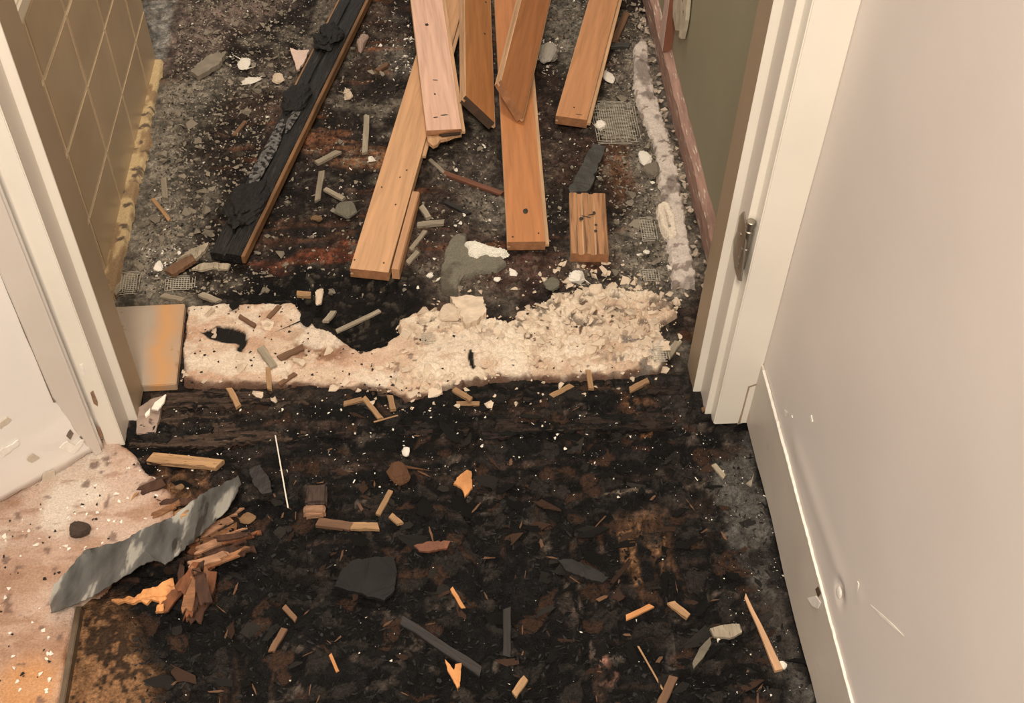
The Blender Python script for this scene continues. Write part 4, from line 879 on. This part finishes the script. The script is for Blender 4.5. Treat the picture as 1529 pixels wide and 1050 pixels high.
# torn orange wood chunk below the sheet
tw = empty('torn_wood', at(270, 870, .0)); tag(tw, 'torn rust-brown wood chunk with a pale orange spike under the metal sheet', 'wood')
def tw_part(name, pts, z, th, m, seed):
    q = [at(u, v, z) - tw.location for u, v in pts]; bm = bmesh.new(); f = bm.faces.new([bm.verts.new(p) for p in q])
    bmesh.ops.triangulate(bm, faces=[f]); bmesh.ops.subdivide_edges(bm, edges=bm.edges[:], cuts=5, use_grid_fill=True)
    for v in bm.verts: n = fbm(np.array([v.co.x * 60 + seed]), np.array([v.co.y * 200]), seed)[0]; v.co.z += (n - .5) * .014
    g = bmesh.ops.extrude_face_region(bm, geom=bm.faces[:])
    for v in g['geom']:
        if isinstance(v, bmesh.types.BMVert): v.co.z -= th
    return bm_obj(name, bm, m, tw)
def fibres(root, name, cx, cy, n, lu, lv, ang, z0, mats, seed, spread=(20, 14)):
    r = random.Random(seed)
    for k in range(n):
        u0, v0 = cx + r.gauss(0, spread[0]) * .5, cy + r.gauss(0, spread[1]) * .5; a = math.radians(ang + r.gauss(0, 14)); L = lu * r.uniform(.6, 1.2); wv = lv * r.uniform(.5, 1.1)
        ca, sa = math.cos(a), math.sin(a); pts = []
        for t in (0, .2, .45, .7, .88, 1): pts.append((t - .5, .5 * r.uniform(.6, 1) * (1 - .5 * t * r.random())))
        for t in (1.05, .9, .96, .8): pts.append((t - .5 + r.uniform(-.06, .06), r.uniform(-.3, .3)))
        for t in (.8, .5, .25, 0): pts.append((t - .5, -.5 * r.uniform(.6, 1)))
        pts += [(-.5 - r.uniform(0, .12), -.2), (-.46, .05), (-.52 - r.uniform(0, .1), .25)]
        zk = z0 * (k + 1) / n
        q = [at(u0 + p * L * ca - w_ * wv * sa, v0 - p * L * sa - w_ * wv * ca, zk + .006 * (p + .3) * r.uniform(-.3, 1)) for p, w_ in pts]
        q = [c - root.location for c in q]; bm = bmesh.new(); f = bm.faces.new([bm.verts.new(p) for p in q]); bmesh.ops.triangulate(bm, faces=[f]); g = bmesh.ops.extrude_face_region(bm, geom=bm.faces[:])
        for v in g['geom']:
            if isinstance(v, bmesh.types.BMVert): v.co.z -= .0035
        bm_obj(name, bm, mats[k % len(mats)], root)
m1 = mat('rust_wood', A(112, 64, 36), .85, .5, 30, .9, 60, stretch=(3, 1, 3), dist=.004); m2 = mat('brown_fibre', A(140, 92, 58), .85, .5, 30, .9, 60, stretch=(1, 3, 3), dist=.004); m3_ = mat('dark_fibre', A(70, 42, 27), .85, .5, 30, .9, 60, stretch=(3, 1, 3), dist=.004)
fibres(tw, 'fibre', 288, 878, 14, 62, 22, 80, .030, [m1, m3_, m1, m2], 3, (34, 26))
tw_part('spike', [(166, 896), (180, 893), (192, 889), (200, 891), (214, 882), (236, 876), (258, 862), (262, 884), (246, 896), (244, 912), (232, 914), (238, 898), (226, 896), (218, 901), (210, 897), (196, 900), (186, 898), (176, 902)], .020, .005, wO, 9)
tw2 = empty('torn_wood', at(345, 815, 0)); tag(tw2, 'torn brown fibrous wood right of the metal sheet', 'wood')
fibres(tw2, 'fibre', 340, 818, 12, 70, 20, 24, .022, [m2, m1, mat('pale_fibre', A(172, 122, 88), .85, .5, 30, .9, 60, stretch=(1, 3, 3)), m3_], 5, (26, 22))
tw3 = empty('torn_wood', at(250, 765, 0)); tag(tw3, 'pale broken wood lying behind the metal sheet', 'wood')
fibres(tw3, 'fibre', 255, 765, 12, 70, 16, 28, .012, [mat('pale_break', A(176, 128, 84), .85, .45, 30, .9, 60, stretch=(1, 3, 3)), m2, m3_], 7, (60, 34))

# wire lath showing in the thinset
M_lath = mat('lath_wire', A(178, 162, 138), .6, .15, 60, 0)
def lath(label, u0, v0, u1, v1, z=.004, step=.0042):
    a, b = at(u0, v1, z), at(u1, v0, z); bm = bmesh.new(); r = random.Random(int(u0)); rot = r.uniform(-.06, .06)
    nx, ny = int((b.x - a.x) / step), int((b.y - a.y) / step)
    wv = lambda x, y: (x, y, .0012 * math.sin(x * 90) + .001 * math.sin(y * 70))
    def seg(p, q, h):
        p, q = Vector(p), Vector(q); s = (q - p).normalized().cross(Vector((0, 0, 1))) * h
        vs = [bm.verts.new(k) for k in (p - s, p + s, q + s, q - s)]; us = [bm.verts.new(k.co - Vector((0, 0, .0009))) for k in vs]
        bm.faces.new(vs)
        for k in range(4): bm.faces.new((vs[k], vs[(k + 1) % 4], us[(k + 1) % 4], us[k]))
    for i in range(nx + 1):
        y0, y1 = r.uniform(0, .25) * ny, ny * r.uniform(.75, 1)
        for j in range(int(y0), int(y1), 3): seg(wv(i * step, j * step), wv(i * step, min(j + 3, y1) * step), .00045)
    for j in range(ny + 1):
        x0, x1 = r.uniform(0, .25) * nx, nx * r.uniform(.75, 1)
        for i in range(int(x0), int(x1), 3): seg(wv(i * step, j * step), wv(min(i + 3, x1) * step, j * step), .00045)
    o = bm_obj('wire_lath', bm, M_lath); o.location = a; o.rotation_euler.z = rot; return tag(o, label, 'mesh')
lath('wire lath netting beside the plaster ridge, below the light brown board', 893, 150, 946, 215); lath('wire lath netting behind the mortar band near the left jamb', 246, 412, 296, 434)
lath('small wire lath patch near the right jamb behind the mortar band', 958, 402, 984, 420); lath('wire lath showing through the right end of the mortar band', 972, 518, 1000, 541, .012)
lath('wire lath in a hollow of the mortar band below the rounded lump', 630, 496, 654, 514, .012); lath('wire lath at the back of the mortar band right of the thinset patch', 828, 436, 850, 450, .008)
lath('wire lath beside the curled plaster shard', 960, 322, 978, 360); lath('wire lath on the thinset at the tile foot', 178, 405, 215, 440)

# ------------------------------------------------------------------ scattered debris
def flake_mesh(seed):
    r = random.Random(seed); n = r.randint(8, 12); bm = bmesh.new(); an = sorted(r.uniform(0, 2 * math.pi) for _ in range(n))
    ar = r.uniform(.25, .7); pts = [(math.cos(a) * r.uniform(.6, 1.1), math.sin(a) * ar * r.uniform(.6, 1.15)) for a in an]
    t = [bm.verts.new((p[0], p[1], .12 + r.uniform(-.12, .12))) for p in pts]; b = [bm.verts.new((p[0] * .95, p[1] * .95, -.12 + r.uniform(-.06, .06))) for p in pts]
    c = bm.verts.new((0, 0, .2)); bm.faces.new(b[::-1])
    for k in range(n):
        bm.faces.new((t[k], t[(k + 1) % n], c)); bm.faces.new((b[k], b[(k + 1) % n], t[(k + 1) % n], t[k]))
    return bm
def to_mesh(bm, name, m):
    me = bpy.data.meshes.new(name); bmesh.ops.recalc_face_normals(bm, faces=bm.faces); bm.to_mesh(me); bm.free(); me.materials.append(m); return me
def lib(name, m, kind, n=8):
    return [to_mesh(flake_mesh(100 + i) if kind == 'flake' else rock_mesh(200 + i, 9, 0), name, m) for i in range(n)]
def in_frame(p, mrg=-2):
    q = RM @ np.array([p[0], p[1], p[2] - CH]); u, v = q[0] / q[2] * F + CX, q[1] / q[2] * F + CY
    return mrg < u < W0 - mrg and mrg < v < H0 - mrg, u, v
def poly_pick(poly, n, dens=None, jitter=0):
    p = np.array([(q[0], q[1]) for q in poly]); lo, hi = p.min(0), p.max(0); out = []
    while len(out) < n:
        a = RNG.uniform(lo, hi, (4000, 2)); d = sdf(a[:, 0], a[:, 1], poly); a = a[d < 0]
        if dens is not None: a = a[RNG.random(len(a)) < dens(a[:, 0], a[:, 1])]
        out += [tuple(q) for q in a]
    return out[:n]
def scatter(name, label, cat, group, meshes, spots, sizes, zf, flat=.6, tilt=.35, along=None):
    for (px, py), s in zip(spots, sizes):
        o = bpy.data.objects.new(name, random.choice(meshes)); C.objects.link(o)
        o.scale = (s * random.uniform(.8, 1.3), s * random.uniform(.7, 1.0), s * flat * random.uniform(.7, 1.2))
        o.location = (px, py, zf(px, py) + s * flat * .45)
        o.rotation_euler = (random.uniform(-tilt, tilt), random.uniform(-tilt, tilt), (random.gauss(0, .5) if along == 'x' and random.random() < .6 else random.uniform(0, 6.28)))
        tag(o, label, cat, group)
def stuff(name, label, cat, meshes, spots, sizes, zf, m, flat=.6, parent=None):
    """many tiny pieces joined into one mesh"""
    vs, fs, n = [], [], 0
    data = [(np.array([v.co for v in me.vertices]), [list(p.vertices) for p in me.polygons]) for me in meshes]
    for (px, py), s in zip(spots, sizes):
        co, pf = random.choice(data); a = random.uniform(0, 6.28); c_, s_ = math.cos(a), math.sin(a)
        q = co * np.array([s * random.uniform(.8, 1.4), s * random.uniform(.6, 1.0), s * flat]); tx, ty = random.uniform(-.4, .4), random.uniform(-.4, .4)
        q[:, 2] += q[:, 0] * tx + q[:, 1] * ty
        q = np.stack([q[:, 0] * c_ - q[:, 1] * s_ + px, q[:, 0] * s_ + q[:, 1] * c_ + py, q[:, 2] + zf(px, py) + s * flat * .5], -1)
        vs.append(q); fs += [[i + n for i in f] for f in pf]; n += len(q)
    me = bpy.data.meshes.new(name); me.from_pydata(np.concatenate(vs).tolist(), [], fs); o = link(name, me, m); tag(o, label, cat); o['kind'] = 'stuff'; return o
hallP = P((215, 690), (195, 660), (225, 610), (640, 605), (1020, 590), (1060, 650), (1118, 650), (1228, 1070), (205, 1070), (190, 900), (300, 800))
bathP = [(-.50, 1.36), (.37, 1.34), (.42, 1.7), (.42, 2.3), (-.52, 2.3)]
boards = [P((515, 420), (605, 420), (700, 0), (640, 0)), P((750, 375), (820, 375), (790, 0), (735, 0)), P((306, 392), (370, 392), (560, 0), (495, 0)), P((825, 190), (885, 190), (935, 0), (875, 0)), P((635, 225), (690, 210), (735, 180), (735, 0), (610, 0)), P((846, 395), (912, 395), (910, 280), (846, 280)), P((740, 180), (800, 180), (820, 0), (740, 0))]
def free(a, b):
    d = np.ones(a.shape)
    for q in boards: d *= (sdf(a, b, q) > .0)
    return d
lk = lib('char_flake', mK, 'flake', 10)
hall_d = lambda a, b: .25 + .75 * sst(1.05, .9, b) * (.4 + .6 * sst(.35, .55, fbm(a * 10, b * 10, 101)))
fl_sz = lambda n: [random.uniform(.006, .016) if random.random() < .7 else random.uniform(.016, .030) for _ in range(n)]
for nm, lb, gp, m_, n_ in (('char_flake', 'black flake of charred wood on the burnt hall floor', 'black char flakes on the hall floor', mK, 170),
                           ('ash_flake', 'charcoal grey flake of burnt wood on the hall floor', 'charcoal grey flakes on the hall floor', mat('ash_flake', A(48, 42, 36), .65, .4, 60, .8, 120, rnd=.4, spec=.3), 75),
                           ('scorched_flake', 'dark brown flake of scorched wood on the hall floor', 'dark brown flakes on the hall floor', mat('scorched_flake', A(74, 50, 36), .75, .45, 50, .9, 120, rnd=.4, spec=.3), 75)):
    sp = poly_pick(hallP, n_, hall_d); scatter(nm, lb, 'char', gp, lk if m_ is mK else lib(nm, m_, 'flake', 8), sp, fl_sz(n_), fz, .24, .42, 'x')
sp = poly_pick(hallP, 3600, hall_d)
stuff('char_crumbs', 'fine black char crumbs covering the burnt hall floor', 'char', lk, sp, [random.uniform(.0018, .0055) for _ in sp], fz, mat('char_crumb', A(22, 18, 16), .6, .7, 90, .6, spec=.3), .5)
lr = lib('plaster_crumb', mW, 'rock', 6) + lib('plaster_crumb', mW, 'flake', 6)
dW = lambda a, b: np.clip(.10 + .75 * sst(.9, 1.08, b) + .5 * (a > .34) + .9 * (np.hypot(a + .36, b - 1.11) < .07), 0, 1)
sp = poly_pick(hallP, 300, dW)
scatter('plaster_crumb', 'tiny white plaster crumb on the black hall floor', 'crumb', 'white plaster crumbs on the hall floor', lr, sp, [min(.0045, .0011 + random.expovariate(1 / .0007)) for _ in sp], fz, .6)
sp = poly_pick(hallP, 900, dW)
stuff('plaster_specks', 'fine white plaster specks dusted over the black hall floor', 'dust', lr, sp, [random.uniform(.0004, .0009) for _ in sp], fz, mW)
lb = lib('bathroom_crumb', mW, 'rock', 6) + lib('bathroom_crumb', mW, 'flake', 6)
sp = poly_pick(bathP, 1300, lambda a, b: free(a, b) * (.25 + .75 * sst(.45, .6, fbm(a * 9, b * 9, 105))))
stuff('bathroom_specks', 'fine white plaster specks strewn over the bathroom floor', 'dust', lb, sp, [random.uniform(.0006, .0016) for _ in sp], fz, mW)
sp = poly_pick(bathP, 190, lambda a, b: free(a, b) * (.25 + .75 * sst(.45, .6, fbm(a * 9, b * 9, 105)))) + poly_pick(P((585, 55), (618, 55), (622, 112), (590, 110)), 40) + poly_pick(P((796, 55), (842, 55), (842, 108), (800, 112)), 40) + poly_pick(P((220, 370), (270, 360), (270, 412), (215, 410)), 28)
scatter('plaster_fragment', 'small white plaster crumb among the rubble of the bathroom floor', 'crumb', 'white plaster crumbs on the bathroom floor', lb, sp, [min(.010, .0016 + random.expovariate(1 / .0018)) for _ in sp], fz, .6)
lg = lib('thinset_chunk', mG, 'rock', 8)
dG = lambda a, b: free(a, b) * np.clip(.18 + .9 * sst(-.24, -.36, a) + .9 * sst(.24, .34, a), 0, 1)
sp = poly_pick(bathP, 300, dG)
scatter('thinset_chunk', 'grey lump of broken thinset on the bathroom floor', 'rubble', 'grey thinset lumps on the bathroom floor', lg, sp, [random.uniform(.004, .009) if random.random() < .85 else random.uniform(.009, .015) for _ in sp], fz, .55)
sp = poly_pick(bathP, 4200, dG)
stuff('thinset_rubble', 'fine grey rubble strewn over the bathroom floor', 'rubble', lg, sp, [random.uniform(.001, .0042) for _ in sp], fz, mG, .6)
ld = lib('burnt_rubble', mat('burnt_rubble', A(52, 40, 33), .7, .5, 60, .6, rnd=.4), 'rock', 6)
sp = poly_pick(bathP, 4500, lambda a, b: free(a, b) * .9)
stuff('burnt_rubble', 'fine dark burnt rubble strewn over the bathroom floor', 'rubble', ld, sp, [random.uniform(.001, .0034) for _ in sp], fz, ld[0].materials[0], .55)
# gap between ridge and plate
sp = [(random.uniform(.414, .433), random.uniform(1.2, 2.2)) for _ in range(110)]
scatter('mortar_lump', 'cream lump wedged between the plaster ridge and the sole plate', 'rubble', 'lumps in the gap along the sole plate', lib('mortar_lump', mat('gap_lump', A(190, 166, 140), .9, .25, 50, .5, rnd=.35), 'rock', 6), sp, [random.uniform(.003, .009) for _ in sp], lambda a, b: -.002, .8)
# mortar crumbs on the saddle
lm = lib('mortar_chunk', mC, 'rock', 10)
szf = lambda a, b: float(sz(np.array([a]), np.array([b]), np.array([-.02]))[0]) - .002
right = lambda a, b: np.clip(.07 + .95 * sst(-.06, .04, a) * sst(1.215, 1.25, b) + .5 * (np.abs(a + .06) < .05) * (b < 1.22) + .5 * (a > .22) * (b > 1.19), 0, 1)
sp = poly_pick(sadP, 300, right)
scatter('mortar_chunk', 'broken cream lump lying on the mortar band', 'mortar', 'cream lumps on the mortar band', lm, sp, [random.uniform(.003, .0085) if random.random() < .75 else random.uniform(.008, .015) for _ in sp], szf, .5)
sp = poly_pick(sadP, 1100, right)
stuff('mortar_crumbs', 'fine cream crumbs scattered on the mortar band', 'mortar', lm, sp, [random.uniform(.0008, .0028) for _ in sp], szf, mC)
edgeP = P((600, 480), (640, 430), (800, 430), (900, 390), (1010, 400), (1030, 450), (1010, 560), (960, 600), (600, 620), (400, 600), (300, 590), (280, 575), (560, 590), (620, 590), (900, 480), (760, 490), (640, 480), (600, 520))
sp = poly_pick(edgeP, 220); lx = lib('loose_mortar', mC, 'rock', 8); sp += poly_pick(P((800, 405), (850, 385), (920, 400), (970, 425), (900, 440), (820, 452)), 60)
scatter('loose_mortar', 'cream crumb spilled around the edge of the mortar band', 'mortar', 'cream crumbs spilled beside the mortar band', lx, sp, [min(.012, .0016 + random.expovariate(1 / .0028)) for _ in sp], lambda a, b: max(fz(a, b), -.003), .6)
# bits on the saddle, dark
ldk = lib('char_bit', mat('char_bit', A(40, 29, 23), .8, .4, 60, .5, rnd=.4), 'rock', 6)
sp = poly_pick(sadP, 150, lambda a, b: .3 + .7 * (a < -.08))
scatter('char_bit', 'small dark char bit peppered on the cream mortar band', 'char', 'dark char bits on the mortar band', ldk, sp, [random.uniform(.001, .0036) for _ in sp], lambda a, b: szf(a, b) + .0015, .6)
# bits on the underlayment
pk = P((80, 1060), (105, 900), (150, 860), (240, 770), (230, 700), (170, 690), (20, 780), (0, 800), (0, 1060))
sp = poly_pick(pk, 70); scatter('underlayment_crumb', 'white crumb on the pinkish underlayment by the left wall', 'crumb', 'white crumbs on the underlayment', lib('underlayment_crumb', mW, 'rock', 6), sp, [random.uniform(.0012, .0042) for _ in sp], lambda a, b: .009, .5)
sp = poly_pick(pk, 40); scatter('underlayment_char_bit', 'brown bit of char on the pinkish underlayment by the left wall', 'char', 'char bits on the underlayment', ldk, sp, [random.uniform(.0012, .0036) for _ in sp], lambda a, b: .009, .5)
# thin splinters in the hall char
lsx = lib('wood_sliver', wB, 'flake', 6)
sp = poly_pick(hallP, 70, hall_d)
for (px, py) in sp:
    o = bpy.data.objects.new('wood_sliver', random.choice(lsx)); C.objects.link(o); s = random.uniform(.004, .010); o.scale = (s * 1.6, s * .45, s * .35); o.location = (px, py, fz(px, py) + .003)
    o.rotation_euler = (random.uniform(-.3, .3), random.uniform(-.3, .3), random.uniform(0, 3.1)); tag(o, 'small brown wood sliver in the char of the hall floor', 'splinter', 'brown slivers in the hall char')

for nm, lb, ct in (('floor', 'burnt subfloor of hall and bathroom, black in front and rubble grey behind', 'floor'), ('wall_right', 'pale pinkish hall wall with a dent and a scratch', 'wall'), ('wall_left', 'cream hall wall with torn paper at its foot', 'wall'),
                   ('wall_front', 'stub of wall between the left casing and the bathroom', 'wall'), ('wall_doorway', 'stub of wall behind the right door jamb', 'wall'), ('wall_tiled', 'low ledge faced with square beige tiles on the left of the bathroom', 'wall'),
                   ('wall_green', 'dull green board in the opened wall on the right of the bathroom', 'wall'), ('baseboard_right', 'scuffed baseboard along the pinkish hall wall with cracked caulk', 'baseboard'), ('door_1', 'cream door frame with tan inner jambs and a bare hinge', 'door frame'),
                   ('trim_1', 'narrow greyish trim strip beside the left door casing', 'trim'), ('trim_2', 'rough pinkish wooden sole plate under the green board', 'trim'), ('trim_3', 'pinkish stud with a red-brown side on the sole plate', 'stud')):
    o = bpy.data.objects.get(nm)
    if o: o['label'] = lb; o['category'] = ct
